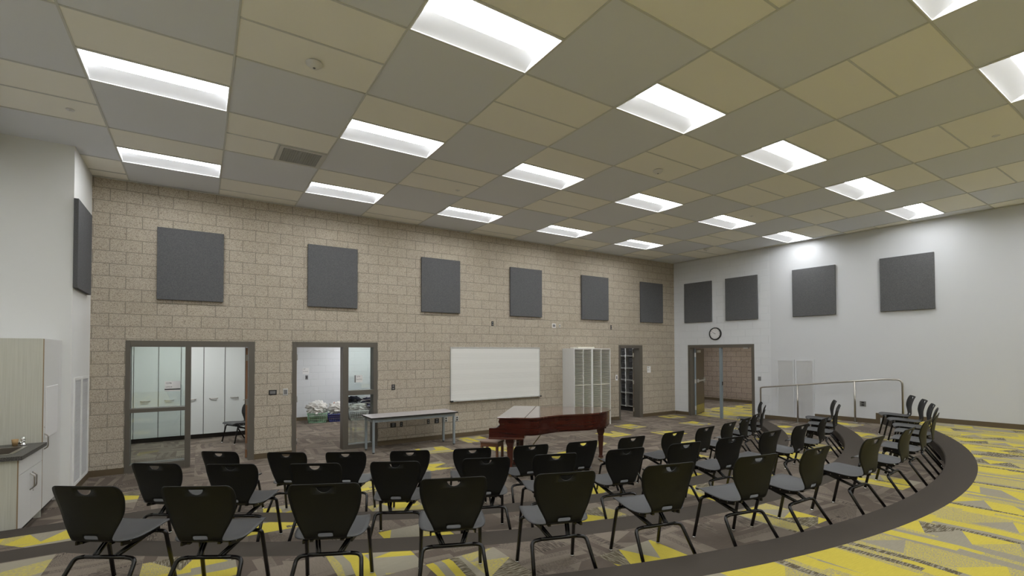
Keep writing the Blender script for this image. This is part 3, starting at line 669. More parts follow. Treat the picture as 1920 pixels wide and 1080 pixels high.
basket(4.22, 5.16, 0.52, 0.36, 0.20, -0.15, MNAVY, 'navy blue lattice laundry basket between green and white ones')
basket(4.78, 5.12, 0.52, 0.40, 0.26, -0.15, MWPL, 'white lattice laundry basket beside the window post')
lump('clothes_pile', 3.68, 5.24, 0.36, 0.25, 0.26, 0.21, 0.1, MCW, 1, 'heap of white clothes spilling over the green laundry basket')
lump('clothes_pile', 4.23, 5.20, 0.33, 0.23, 0.22, 0.19, 0.1, MCP, 2, 'pile of white and red printed clothes over the navy basket')
lump('clothes_pile', 4.80, 5.14, 0.34, 0.27, 0.22, 0.13, 0.1, MCW, 6, 'white shirts draped over the white laundry basket')
lump('clothes_pile', 4.62, 5.26, 0.54, 0.26, 0.20, 0.11, -0.2, MCK, 3, 'black clothes heaped above the white laundry basket')
bm = BM(); box(bm, -0.36, 0.36, -0.25, 0.25, 0.0, 0.34, bev=0.02); box(bm, -0.40, 0.40, -0.28, 0.28, 0.34, 0.37, bev=0.008)
tag(obj('storage_bin', bm, MGPL, loc=(5.42, 5.05, 0), rotz=-0.1), 'low black storage bin under striped clothes behind the window', 'bin')
lump('clothes_pile', 5.30, 5.10, 0.50, 0.42, 0.26, 0.18, 0.1, MCS, 4, 'black and white striped clothes heaped on the black storage bin')
bm = BM(); box(bm, -0.17, 0.17, -0.15, 0.15, 0.0, 0.80, bev=0.02); box(bm, -0.18, 0.18, -0.16, 0.16, 0.80, 0.83, bev=0.008)
tag(obj('storage_bin', bm, MCBL, loc=(5.98, 5.12, 0), rotz=-0.1), 'tall royal blue bin behind the laundry room window', 'bin')

# ------------------------------------------------------------------ wall-mounted things
def panel_at(which, s0, s1, label, z0=2.775, z1=3.955):
    w_ = s1-s0; bm = BM(); box(bm, -w_/2, w_/2, -0.05, 0.0, z0, z1, bev=0.004)
    p = wloc(which, (s0+s1)/2, 0, 0.003 if which == 'block' else 0.009); o = obj('acoustic_panel', bm, MPANEL, loc=p, rotz=WF[which][1] if which != 'west' else 0)
    tag(o, label, 'acoustic panel', 'charcoal acoustic panels high on the walls')
for (a, b), l in zip([(.37, 1.30), (2.665, 3.59), (4.95, 5.87), (7.22, 8.16), (9.485, 10.455), (11.755, 12.715)],
    ['above the glazed office door at left', 'above the laundry room doorway', 'above the gap between table and whiteboard', 'above the right end of the whiteboard', 'above the white slotted music cabinet', 'above the sign by the corner']):
    panel_at('block', a, b, 'charcoal fabric acoustic panel on the tan block wall '+l)
for (a, b), l in zip([(.385, 1.255), (1.67, 2.555), (3.42, 4.365), (5.23, 6.15)],
    ['on the white block wall left of the clock', 'on the white block wall right of the clock', 'on the white wall above the handrail', 'on the white wall right of the handrail']):
    panel_at('east', a, b, 'charcoal fabric acoustic panel '+l)
bm = BM(); box(bm, 0.0, 0.05, -0.5, 0.43, 2.76, 3.95, bev=0.004)
tag(obj('acoustic_panel', bm, MPANEL, loc=(-0.447, 0.18, 0)), 'charcoal acoustic panel seen edge on, on the white left wall', 'acoustic panel', 'charcoal acoustic panels high on the walls')
# whiteboard
t = thing('whiteboard', 'white music staff board with aluminium frame on the block wall', 'whiteboard', (5.655, YW, 0.825))
W_, Hh = 2.43, 1.175
bm = BM(); box(bm, 0, W_, -0.02, -0.008, 0, Hh); obj('writing_surface', bm, MWB, t)
bm = BM(); box(bm, -0.015, W_+0.015, -0.028, 0.0, Hh, Hh+0.02); box(bm, -0.015, 0, -0.028, 0.0, -0.015, Hh); box(bm, W_, W_+0.015, -0.028, 0.0, -0.015, Hh); box(bm, 0, W_, -0.008, 0.0, 0, Hh); obj('frame', bm, MALU, t)
bm = BM(); box(bm, 0.0, W_, -0.075, 0.0, -0.022, -0.004, bev=0.003); tr_ = obj('tray', bm, MALU, t)
bm = BM(); box(bm, -0.02, 0.03, -0.08, 0.0, -0.028, 0.0); box(bm, W_-0.02, W_+0.03, -0.08, 0.0, -0.028, 0.0); obj('tray_end', bm, MBLACK, tr_)
# slotted music cabinet
t = thing('music_cabinet', 'tall white open cabinet with four columns of narrow music slots', 'cabinet', (8.845, YW-0.003, 0))
x0, x1, dp, zt_ = 0.02, 1.235, 0.46, 1.995; ms = MCABW
bm = BM(); box(bm, x0-0.02, x0, -dp, 0, 0, zt_); obj('side_panel', bm, ms, t); bm = BM(); box(bm, x1, x1+0.02, -dp, 0, 0, zt_); obj('side_panel', bm, ms, t)
mid = (x0+x1)/2-0.02
bm = BM(); box(bm, mid-0.028, mid+0.028, -dp, 0, 0.06, zt_-0.02); obj('center_divider', bm, ms, t)
bm = BM(); box(bm, x0, x1, -dp, 0, zt_-0.02, zt_); obj('top_panel', bm, ms, t)
bm = BM(); box(bm, x0, x1, -0.01, -0.002, 0, zt_-0.02); obj('back_panel', bm, mat('slot_back_beige', (0.42, 0.38, 0.26), 0.8), t)
bm = BM(); box(bm, x0, x1, -dp, -0.01, 0, 0.06); obj('plinth', bm, ms, t)
cols = [(x0, x0+0.287), (x0+0.287, mid-0.028), (mid+0.028, mid+0.028+0.287), (mid+0.315, x1)]
for ci, (a, b_) in enumerate(cols):
    bm = BM()
    z_ = 0.06; k = 0
    while z_ < zt_-0.03:
        th = 0.024 if abs(z_-1.05) < 0.02 else 0.011
        box(bm, a+0.009, b_-0.009, -dp+0.01, -0.012, z_, z_+th); z_ += 0.0365
    obj('slot_shelves', bm, mat('slot_shelf_cream', (0.66, 0.63, 0.53), 0.6) if ci == 0 else bpy.data.materials['slot_shelf_cream'], t)
for xx in (x0+0.287, mid+0.315):
    bm = BM(); box(bm, xx-0.009, xx+0.009, -dp, -0.01, 0.06, zt_-0.02); obj('upright', bm, ms, t)
bm = BM(); box(bm, 0.12, 0.68, -0.36, -0.05, 0, 0.04, bev=0.004); tag(obj('binder_box', bm, MIVORY, loc=(8.95, YW, zt_)), 'flat cream box lying on top of the white music cabinet', 'box')
# clock
t = thing('wall_clock', 'round white wall clock with black rim above the double doors', 'clock', rwp(1.345, 0, 2.42), RWA)
bm = BM(); lathe(bm, [(0.150, -0.045), (0.165, -0.050), (0.178, -0.044), (0.180, 0.0), (0.150, 0.0), (0.150, -0.045)], 40, axis='y', caps=False); obj('rim', bm, MBLACK, t)
bm = BM(); lathe(bm, [(0.150, -0.032), (0.150, -0.026)], 40, axis='y'); obj('dial', bm, MPLW, t)
for h_ in range(1, 13):
    a = PI/2-h_*PI/6; text_mesh('numeral', str(h_), 0.036, MTEXT, t, (0.122*math.cos(a), -0.0325, 0.122*math.sin(a)), (PI/2, 0, 0), 'CENTER')
for ln_, wd, hr in ((0.065, 0.007, 9.85), (0.095, 0.005, 9.9)):
    a = PI/2-hr*PI/6; dx, dz = math.cos(a), math.sin(a); bm = BM()
    prism(bm, [(-dz*wd-dx*0.015, dx*wd-dz*0.015), (dx*ln_-dz*wd*0.5, dz*ln_+dx*wd*0.5), (dx*ln_+dz*wd*0.5, dz*ln_-dx*wd*0.5), (dz*wd-dx*0.015, -dx*wd-dz*0.015)], -0.037 if ln_ < 0.07 else -0.040, -0.035 if ln_ < 0.07 else -0.038, axis='y'); obj('hand', bm, MBLACK, t)
# plates, outlets, signs
def plate(name, which, s, z, w_, h_, m, label, cat, parts='outlet', off=0.0):
    t = thing(name, label, cat, wloc(which, s, z, off if which == 'block' else off+(0.006 if s > 2.86 else 0.0)), WF[which][1])
    bm = BM(); box(bm, -w_/2, w_/2, -0.007, 0, -h_/2, h_/2, bev=0.002); obj('face_plate', bm, m, t)
    bm = BM(); mi = MBLACK
    if parts == 'outlet':
        for dz in (-h_*0.22, h_*0.22): box(bm, -w_*0.22, w_*0.22, -0.0095, -0.006, dz-h_*0.13, dz+h_*0.13, bev=0.001)
        nm = 'socket'
    elif parts == 'switch': box(bm, -w_*0.16, w_*0.16, -0.012, -0.006, -h_*0.25, h_*0.25, bev=0.001); nm = 'rocker'
    else: box(bm, -w_*0.35, w_*0.35, -0.0085, -0.006, -h_*0.3, h_*0.3); nm = 'screen'; mi = MPLATE
    obj(nm, bm, mi if m is not MBLACK else MPLATE, t)
plate('wall_outlet', 'block', 4.34, 1.18, 0.075, 0.115, MBLACK, 'small black plate on the block wall right of the laundry room window', 'outlet')
plate('junction_box', 'block', 2.085, 1.178, 0.13, 0.09, MBLACK, 'open black double junction box between the two left doors', 'junction box', 'screen')
plate('thermostat', 'block', 2.297, 1.176, 0.085, 0.125, MALU, 'silver control box beside the laundry room door frame', 'thermostat', 'screen')
plate('wall_outlet', 'block', 6.74, 2.575, 0.06, 0.11, MBLACK, 'small black plate high on the block wall above the whiteboard', 'outlet')
plate('wall_outlet', 'block', 10.59, 2.59, 0.05, 0.12, MBLACK, 'small black plate high on the wall right of the music cabinet', 'outlet')
plate('wall_sensor', 'block', 8.57, 2.578, 0.12, 0.11, MPLW, 'white square sensor above the gap beside the music cabinet', 'sensor', 'screen')
plate('wall_switch', 'block', 8.76, 2.58, 0.05, 0.08, MALU, 'small silver plate beside the white square sensor', 'switch', 'switch')
plate('wall_outlet', 'block', 4.34, 0.40, 0.12, 0.085, MBLACK, 'wide black outlet under the table, leftmost of four', 'outlet')
plate('wall_outlet', 'block', 4.515, 0.40, 0.06, 0.10, MBLACK, 'small black outlet under the table, second from the left', 'outlet')
plate('wall_outlet', 'block', 5.12, 0.41, 0.06, 0.10, MBLACK, 'small black outlet under the table, third from the left', 'outlet')
plate('wall_outlet', 'block', 5.32, 0.41, 0.10, 0.10, MBLACK, 'black outlet near the right leg under the table', 'outlet')
plate('wall_outlet', 'block', 5.54, 0.42, 0.075, 0.115, MALU, 'silver outlet between the right legs of the table', 'outlet')
plate('wall_outlet', 'block', 5.81, 0.42, 0.075, 0.115, MALU, 'silver outlet just right of the table', 'outlet')
plate('light_switch', 'block', 10.79, 1.185, 0.085, 0.16, MPLW, 'white light switch left of the locker doorway', 'switch', 'switch')
plate('door_control', 'east', 2.56, 1.18, 0.08, 0.11, MPLATE, 'dark grey control plate right of the double doors', 'switch', 'screen')
plate('wall_outlet', 'east', 4.86, 0.70, 0.12, 0.12, MPLATE, 'grey outlet on the white wall behind the handrail', 'outlet')
plate('light_switch', 'block', 3.51, 1.21, 0.07, 0.115, MPLATE, 'grey light switch on the white wall inside the laundry room', 'switch', 'switch', off=YW-5.80)
def sign(loc, rotz, w_, h_, l1, l2, label, bar_=False, flip=False, par=None):
    t = thing('room_sign', label, 'sign', loc, rotz)
    bm = BM(); box(bm, 0, w_, -0.004, 0, 0, h_, bev=0.001); obj('plaque', bm, MPLW, t)
    text_mesh('lettering', l1, h_*0.24, MTEXT, t, (w_*0.06, -0.0045, h_*0.80), (PI/2, 0, 0)); text_mesh('lettering', l2, h_*0.17, MTEXT, t, (w_*0.06, -0.0045, h_*0.42), (PI/2, 0, 0))
    if bar_:
        bm = BM(); box(bm, 0, w_, -0.0055, -0.004, h_*0.13, h_*0.24); obj('stripe', bm, MTEXT, t)
sign((0.482, YW+0.094, 1.265), 0, 0.215, 0.165, '127B', 'OFFICE', 'white room sign with black stripe stuck on the office window glass', True)
sign((3.60, YW+0.094, 1.30), 0, 0.135, 0.145, '127A', 'PRACTICE', 'white room sign on the laundry room window glass')
bm = BM(); box(bm, 0, 0.022, -0.004, 0, 0, 0.145); tag(obj('sign_strip', bm, MPLATE, loc=(3.575, YW+0.094, 1.30)), 'narrow grey strip beside the sign on the laundry room window', 'sign')
sign((3.40, 5.80, 1.30), 0, 0.17, 0.18, '127', 'STORAGE', 'white room sign on the wall inside the laundry room')
sign((12.045, YW, 1.29), 0, 0.155, 0.19, '128', 'STOR.', 'white room sign on the block wall right of the locker doorway')
# return air grilles
def grille(loc, rotz, w_, z0, z1, label):
    t = thing('wall_grille', label, 'grille', loc, rotz)
    bm = BM(); f_ = 0.04
    for c in (0, 1):
        a, b_ = c*w_/2+0.005, (c+1)*w_/2-0.005
        box(bm, a, a+f_, -0.014, 0, z0, z1); box(bm, b_-f_, b_, -0.014, 0, z0, z1); box(bm, a+f_, b_-f_, -0.014, 0, z0, z0+f_); box(bm, a+f_, b_-f_, -0.014, 0, z1-f_, z1)
    obj('frame', bm, MWALL if rotz > 0 else MWALLE, t)
    for c in (0, 1):
        a, b_ = c*w_/2+0.005+f_, (c+1)*w_/2-0.005-f_; bm = BM(); nn = int((z1-z0-2*f_)/0.02)
        box(bm, a, b_, -0.003, 0, z0+f_, z1-f_)
        for k in range(nn):
            z_ = z0+f_+(z1-z0-2*f_)*(k+0.5)/nn; box(bm, a, b_, -0.009, -0.003, z_-0.0045, z_+0.0045)
        obj('louvers', bm, mat('louver_white', (0.58, 0.58, 0.58), 0.7) if 'louver_white' not in bpy.data.materials else bpy.data.materials['louver_white'], t)
grille(rwp(2.99, 0.006), RWA, 0.89, 0.24, 1.70, 'white double louvred wall grille behind the handrail')
grille(rwp(7.35, 0.006), RWA, 0.89, 0.53, 1.99, 'white wall grille at the far right edge of the white wall')
grille((-0.45, -0.17, 0), PI/2, 0.98, 0.10, 1.565, 'white double louvred wall grille on the left wall by the corner')
# handrail
t = thing('handrail', 'stainless steel handrail with posts along the white wall steps', 'handrail', (0, 0, 0))
bm = BM(); tube(bm, [rwp(2.69, 0.23, 0.0), rwp(2.69, 0.23, 0.955), rwp(2.75, 0.23, 0.975), rwp(5.34, 0.23, 1.288), rwp(5.633, 0.23, 1.288), rwp(5.633, 0.23, 0.42)], 0.019, 12, rad=0.10); obj('rail', bm, MSTAIN, t)
for s_, z0, z1 in ((3.577, 0.14, 1.073), (4.773, 0.28, 1.218)):
    bm = BM(); tube(bm, [rwp(s_, 0.23, z0), rwp(s_, 0.23, z1)], 0.019, 12); p = obj('post', bm, MSTAIN, t)
    bm = BM(); q = rwp(s_, 0.23, z0); lathe(bm, [(0.048, 0.0), (0.046, 0.006), (0.022, 0.010)], 20, c=q); obj('base_flange', bm, MSTAIN, p)
bm = BM(); lathe(bm, [(0.048, 0.0), (0.046, 0.006), (0.022, 0.010)], 20, c=rwp(2.69, 0.23, 0.0)); obj('base_flange', bm, MSTAIN, t)
bm = BM(); lathe(bm, [(0.048, 0.0), (0.046, 0.006), (0.022, 0.010)], 20, c=rwp(5.633, 0.23, 0.42)); obj('base_flange', bm, MSTAIN, t)

# ------------------------------------------------------------------ kitchenette on the left
FX = -0.55
t = thing('tall_storage_cabinet', 'tall pale cabinet with woodgrain end panel left of the grey panel', 'cabinet', (FX, -1.11, 0))
bm = BM(); box(bm, -0.612, -0.010, 0.0, 0.0075, 0.0, 2.065); obj('end_panel', bm, MWG, t)
bm = BM(); box(bm, -0.612, -0.022, 0.02, 0.815, 0.10, 2.065); obj('body', bm, MCABW, t)
bm = BM(); box(bm, -0.612, -0.07, 0.02, 0.815, 0.0, 0.10); obj('toe_kick', bm, MTOE, t)
bm = BM(); box(bm, -0.010, -0.001, 0.002, 0.006, 0.105, 2.062); obj('edge_strip', bm, mat('brown_edge', (0.30, 0.21, 0.12), 0.6), t)
bm = BM(); box(bm, -0.020, 0.0, 0.008, 0.812, 0.10, 2.06, bev=0.001); d = obj('door', bm, MCABW, t)
bm = BM(); box(bm, 0.0, 0.012, 0.07, 0.60, 0.90, 1.50, bev=0.003); obj('note_panel', bm, MPLW, d)
bm = BM(); tube(bm, [(0, 0.05, 0.775), (0.035, 0.05, 0.80), (0.035, 0.05, 0.93), (0, 0.05, 0.955)], 0.007, rad=0.03); obj('handle', bm, MSTAIN, d)
bm = BM(); lathe(bm, [(0.010, 0.0), (0.010, 0.004)], 12, c=(0.0, 0.05, 1.03), axis='x'); obj('lock', bm, MSTAIN, d)
t = thing('base_cabinet', 'pale base cabinet with two doors under the dark sink counter', 'cabinet', (FX, -1.985, 0))
L_ = 0.865
bm = BM(); box(bm, -0.612, -0.010, 0.0, 0.0075, 0.0, 0.82); obj('end_panel', bm, MWG, t)
bm = BM(); box(bm, -0.612, -0.022, 0.02, L_, 0.10, 0.62); obj('body', bm, MCABW, t)
bm = BM(); box(bm, -0.612, -0.07, 0.02, L_, 0.0, 0.10); obj('toe_kick', bm, MTOE, t)
bm = BM(); box(bm, -0.010, -0.001, 0.0, 0.006, 0.10, 0.82); obj('edge_strip', bm, bpy.data.materials['brown_edge'], t)
bm = BM(); box(bm, -0.020, 0.0, 0.008, L_-0.003, 0.66, 0.815, bev=0.001); obj('drawer_front', bm, MCABW, t)
for k in (0, 1):
    bm = BM(); a = 0.008+k*(L_-0.011)/2; b_ = a+(L_-0.011)/2-0.004; box(bm, -0.020, 0.0, a, b_, 0.10, 0.655, bev=0.001); d = obj('door', bm, MCABW, t)
    yh = (b_-0.04) if k == 0 else (a+0.04)
    bm = BM(); tube(bm, [(0, yh, 0.43), (0.035, yh, 0.455), (0.035, yh, 0.58), (0, yh, 0.605)], 0.007, rad=0.03); obj('handle', bm, MSTAIN, d)
bm = BM(); lathe(bm, [(0.010, 0.0), (0.010, 0.004)], 12, c=(0.0, L_/2+0.08, 0.40), axis='x'); obj('lock', bm, MSTAIN, t)
t = thing('countertop', 'dark speckled counter with a recessed steel sink', 'countertop', (FX, -2.01, 0.822))
bm = BM(); X0, X1, Y0_, Y1_ = -0.612, 0.035, -0.02, 0.90; sx0, sx1, sy0, sy1 = -0.50, -0.10, 0.16, 0.62
for a, b_, c, d_ in ((X0, X1, Y0_, sy0), (X0, X1, sy1, Y1_), (X0, sx0, sy0, sy1), (sx1, X1, sy0, sy1)): box(bm, a, b_, c, d_, 0, 0.04)
obj('counter_slab', bm, MCTOP, t)
bm = BM()
for a, b_, c, d_ in ((sx0-0.03, sx1+0.03, sy0-0.03, sy0+0.004), (sx0-0.03, sx1+0.03, sy1-0.004, sy1+0.03), (sx0-0.03, sx0+0.004, sy0, sy1), (sx1-0.004, sx1+0.03, sy0, sy1)): box(bm, a, b_, c, d_, 0.038, 0.046)
obj('sink_rim', bm, MSTAIN, t)
bm = BM()
for a, b_, c, d_, e_, f_ in ((sx0, sx1, sy0, sy0+0.004, -0.15, 0.04), (sx0, sx1, sy1-0.004, sy1, -0.15, 0.04), (sx0, sx0+0.004, sy0, sy1, -0.15, 0.04), (sx1-0.004, sx1, sy0, sy1, -0.15, 0.04), (sx0, sx1, sy0, sy1, -0.154, -0.15)): box(bm, a, b_, c, d_, e_, f_)
obj('sink_bowl', bm, MSINK, t)
t = thing('faucet', 'small chrome faucet at the back of the sink', 'faucet', (-0.69, -1.22, 0.862))
bm = BM(); lathe(bm, [(0.028, 0), (0.026, 0.01), (0.018, 0.02), (0.018, 0.05), (0.020, 0.055)], 16); tube(bm, [(0, 0, 0.03), (0, -0.05, 0.045), (0, -0.13, 0.04)], 0.011, rad=0.02); obj('spout', bm, MCHR, t)
bm = BM(); lathe(bm, [(0.020, 0.056), (0.022, 0.065), (0.018, 0.09), (0.008, 0.096)], 16); obj('knob', bm, MCHR, t)
t = thing('soap_cup', 'small tan cup beside the chrome faucet', 'cup', (-0.755, -1.22, 0.862))
bm = BM(); lathe(bm, [(0.022, 0.0), (0.030, 0.07), (0.027, 0.07), (0.019, 0.006)], 16); obj('cup_body', bm, mat('tan_cup', (0.42, 0.27, 0.12), 0.6), t)

# ------------------------------------------------------------------ long table by the wall
t = thing('long_table', 'long narrow grey topped table with silver legs against the block wall', 'table', (0, 0, 0))
bm = BM(); box(bm, 3.66, 5.45, 0.17, 0.80, 0.652, 0.675, bev=0.003); tt = obj('tabletop', bm, MTAB, t)
bm = BM(); box(bm, 3.656, 5.454, 0.166, 0.17, 0.650, 0.674); box(bm, 3.656, 3.66, 0.17, 0.80, 0.650, 0.674); box(bm, 5.45, 5.454, 0.17, 0.80, 0.650, 0.674); obj('edge_band', bm, MEDGE, tt)
bm = BM(); box(bm, 3.72, 5.39, 0.215, 0.235, 0.58, 0.65); box(bm, 3.72, 5.39, 0.66, 0.68, 0.58, 0.65); box(bm, 3.70, 3.72, 0.24, 0.66, 0.58, 0.65); box(bm, 5.38, 5.40, 0.24, 0.66, 0.58, 0.65); obj('apron', bm, MTLEG, t)
for x_, y_ in ((3.715, 0.225), (3.70, 0.655), (5.35, 0.655), (5.39, 0.235)):
    bm = BM(); box(bm, x_-0.022, x_+0.022, y_-0.022, y_+0.022, 0.02, 0.65, bev=0.006); l_ = obj('leg', bm, MTLEG, t)
    bm = BM(); lathe(bm, [(0.02, 0), (0.02, 0.012), (0.008, 0.02)], 12, c=(x_, y_, 0)); obj('foot', bm, MEDGE, l_)

# ------------------------------------------------------------------ grand piano and bench
K0 = (4.74, -2.62); UA = math.atan2(-0.673, 0.74)
t = thing('grand_piano', 'dark mahogany baby grand piano with closed lid in the room centre', 'piano', (K0[0], K0[1], 0), UA); t.scale = (1.03, 1.03, 0.97)
def outline(o=0.0):
    pts = [(0.0-o, -o), (0.45, -o)]
    bez = [(0.45, 0), (0.56, 0.06), (0.70, 0.24), (0.86, 0.40), (1.05, 0.50), (1.28, 0.62), (1.45, 0.78), (1.56, 0.98), (1.61, 1.20), (1.60, 1.36), (1.55, 1.46), (1.46, 1.50)]
    # Catmull-Rom through the points
    for i in range(len(bez)-1):
        p0, p1, p2, p3 = bez[max(i-1, 0)], bez[i], bez[i+1], bez[min(i+2, len(bez)-1)]
        for k in range(1, 7):
            s_ = k/6; q = tuple(0.5*((2*p1[a])+(-p0[a]+p2[a])*s_+(2*p0[a]-5*p1[a]+4*p2[a]-p3[a])*s_*s_+(-p0[a]+3*p1[a]-3*p2[a]+p3[a])*s_**3) for a in (0, 1))
            pts.append(q)
    out = [pts[0], pts[1]]
    for i in range(2, len(pts)):
        a, b_ = pts[i-1], pts[min(i+1, len(pts)-1)]; dx, dy = b_[0]-a[0], b_[1]-a[1]; l = math.hypot(dx, dy) or 1
        out.append((pts[i][0]+dy/l*o, pts[i][1]-dx/l*o))
    out.append((0.0-o, 1.50+o)); return out
ZR = 0.925
bm = BM(); prism(bm, outline(), 0.70, ZR, bev=0.003); obj('case', bm, MMAH, t)
bm = BM(); prism(bm, outline(-0.012), 0.675, 0.70); prism(bm, outline(0.004), 0.70, 0.711); box(bm, -0.10, 0.36, 0.004, 1.496, 0.635, 0.70); obj('lower_molding', bm, MMAH, t)
lid = [p for p in outline(0.018)]
bm = BM(); prism(bm, [(max(x_, 0.372), y_) for x_, y_ in lid if x_ > 0.36] and ([(0.372, -0.018)] + [p for p in lid if p[0] > 0.372] + [(0.372, 1.518)]), ZR+0.004, ZR+0.026, bev=0.005, seg=2); obj('lid', bm, MLID, t)
bm = BM(); prism(bm, [(-0.03, -0.018), (0.368, -0.018), (0.368, 1.518), (-0.03, 1.518)], ZR+0.004, ZR+0.026, bev=0.005, seg=2); fl_ = obj('front_lid', bm, MLID, t)
bm = BM(); tube(bm, [(0.370, 0.0, ZR+0.0245), (0.370, 1.50, ZR+0.0245)], 0.003, 6); obj('lid_hinge', bm, MTOE, fl_)
arm = [(-0.01, ZR-0.002), (-0.01, 0.895), (-0.022, 0.88), (-0.006, 0.862), (0.004, 0.84), (0.002, 0.815), (-0.016, 0.793), (-0.05, 0.782), (-0.15, 0.780), (-0.160, 0.77), (-0.160, 0.635), (0.02, 0.635), (0.02, ZR-0.002)]
for y0, y1 in ((0.0, 0.055), (1.445, 1.50)):
    bm = BM(); prism(bm, arm, y0, y1, axis='y', bev=0.003); obj('key_arm', bm, MMAH, t)
bm = BM(); box(bm, -0.15, 0.0, 0.055, 1.445, 0.635, 0.68); box(bm, -0.160, -0.14, 0.055, 1.445, 0.635, 0.71, bev=0.003); obj('keybed', bm, MMAH, t)
bm = BM(); box(bm, -0.165, 0.34, -0.004, 1.504, 0.61, 0.638, bev=0.004); obj('base_rail', bm, MLEGW, t)
bm = BM(); prism(bm, [(-0.135, 0.70), (-0.02, 0.755), (0.0, 0.80), (0.0, 0.66), (-0.135, 0.66)], 0.058, 1.442, axis='y'); obj('key_cover', bm, MMAH, t, label='closed keyboard cover')
def pleg(x_, y_):
    bm = BM()
    for z0, z1, a, b_ in ((0.54, 0.612, 0.062, 0.062), (0.47, 0.54, 0.038, 0.058), (0.12, 0.47, 0.027, 0.046), (0.085, 0.12, 0.042, 0.036)):
        lo = [bm.verts.new((x_+sx*a, y_+sy*a, z0)) for sx, sy in ((-1, -1), (1, -1), (1, 1), (-1, 1))]; hi = [bm.verts.new((x_+sx*b_, y_+sy*b_, z1)) for sx, sy in ((-1, -1), (1, -1), (1, 1), (-1, 1))]
        bm.faces.new(lo[::-1]); bm.faces.new(hi)
        for k in range(4): bm.faces.new((lo[k], lo[(k+1) % 4], hi[(k+1) % 4], hi[k]))
    l_ = obj('leg', bm, MLEGW, t)
    bm = BM(); tube(bm, [(x_, y_, 0.09), (x_, y_, 0.055)], 0.014, 8); lathe(bm, [(0.012, -0.016), (0.034, -0.012), (0.036, 0.0), (0.034, 0.012), (0.012, 0.016)], 20, c=(x_+0.012, y_, 0.036), axis='y'); obj('caster', bm, MBRASS, l_)
pleg(0.13, 0.16); pleg(0.13, 1.34); pleg(1.47, 1.36)
bm = BM(); box(bm, 0.1, 1.40, 1.05, 1.15, 0.64, 0.68); box(bm, 0.1, 1.1, 0.80, 0.90, 0.64, 0.68); box(bm, 1.38, 1.56, 1.27, 1.45, 0.61, 0.678); obj('underside_beam', bm, MMAH, t)
bm = BM()
for dy in (-0.075, 0.075): tube(bm, [(0.16, 0.75+dy*1.3, 0.60), (0.16, 0.75+dy*0.8, 0.16)], 0.018, 8)
box(bm, 0.10, 0.24, 0.60, 0.90, 0.08, 0.16, bev=0.006); box(bm, 0.11, 0.21, 0.62, 0.88, 0.57, 0.60); ly = obj('pedal_lyre', bm, MMAH, t)
bm = BM()
for dy in (-0.06, 0.0, 0.06): box(bm, 0.0, 0.11, 0.75+dy-0.014, 0.75+dy+0.014, 0.095, 0.105, bev=0.003)
obj('pedal', bm, MBRASS, ly)
bm = BM()
for dy in (-0.06, 0.06): tube(bm, [(0.22, 0.75+dy, 0.14), (0.55, 0.75+dy, 0.60)], 0.006, 6)
obj('brace_rod', bm, MBRASS, ly)
t = thing('piano_bench', 'small brown wooden bench at the keyboard end of the piano', 'bench', (4.99, -1.98, 0), math.radians(34))
bm = BM(); box(bm, -0.13, 0.13, -0.165, 0.165, 0.43, 0.46, bev=0.010); obj('seat', bm, mat('worn_brown_seat', (0.24, 0.16, 0.12), 0.5), t)
bm = BM(); box(bm, -0.118, 0.118, -0.152, 0.152, 0.375, 0.43); obj('apron', bm, MBENCH, t)
for sx in (-1, 1):
    for sy in (-1, 1):
        bm = BM(); a, b_ = sx*0.102, sy*0.136; box(bm, a-0.018, a+0.018, b_-0.018, b_+0.018, 0, 0.375, bev=0.003); obj('leg', bm, MBENCH, t)

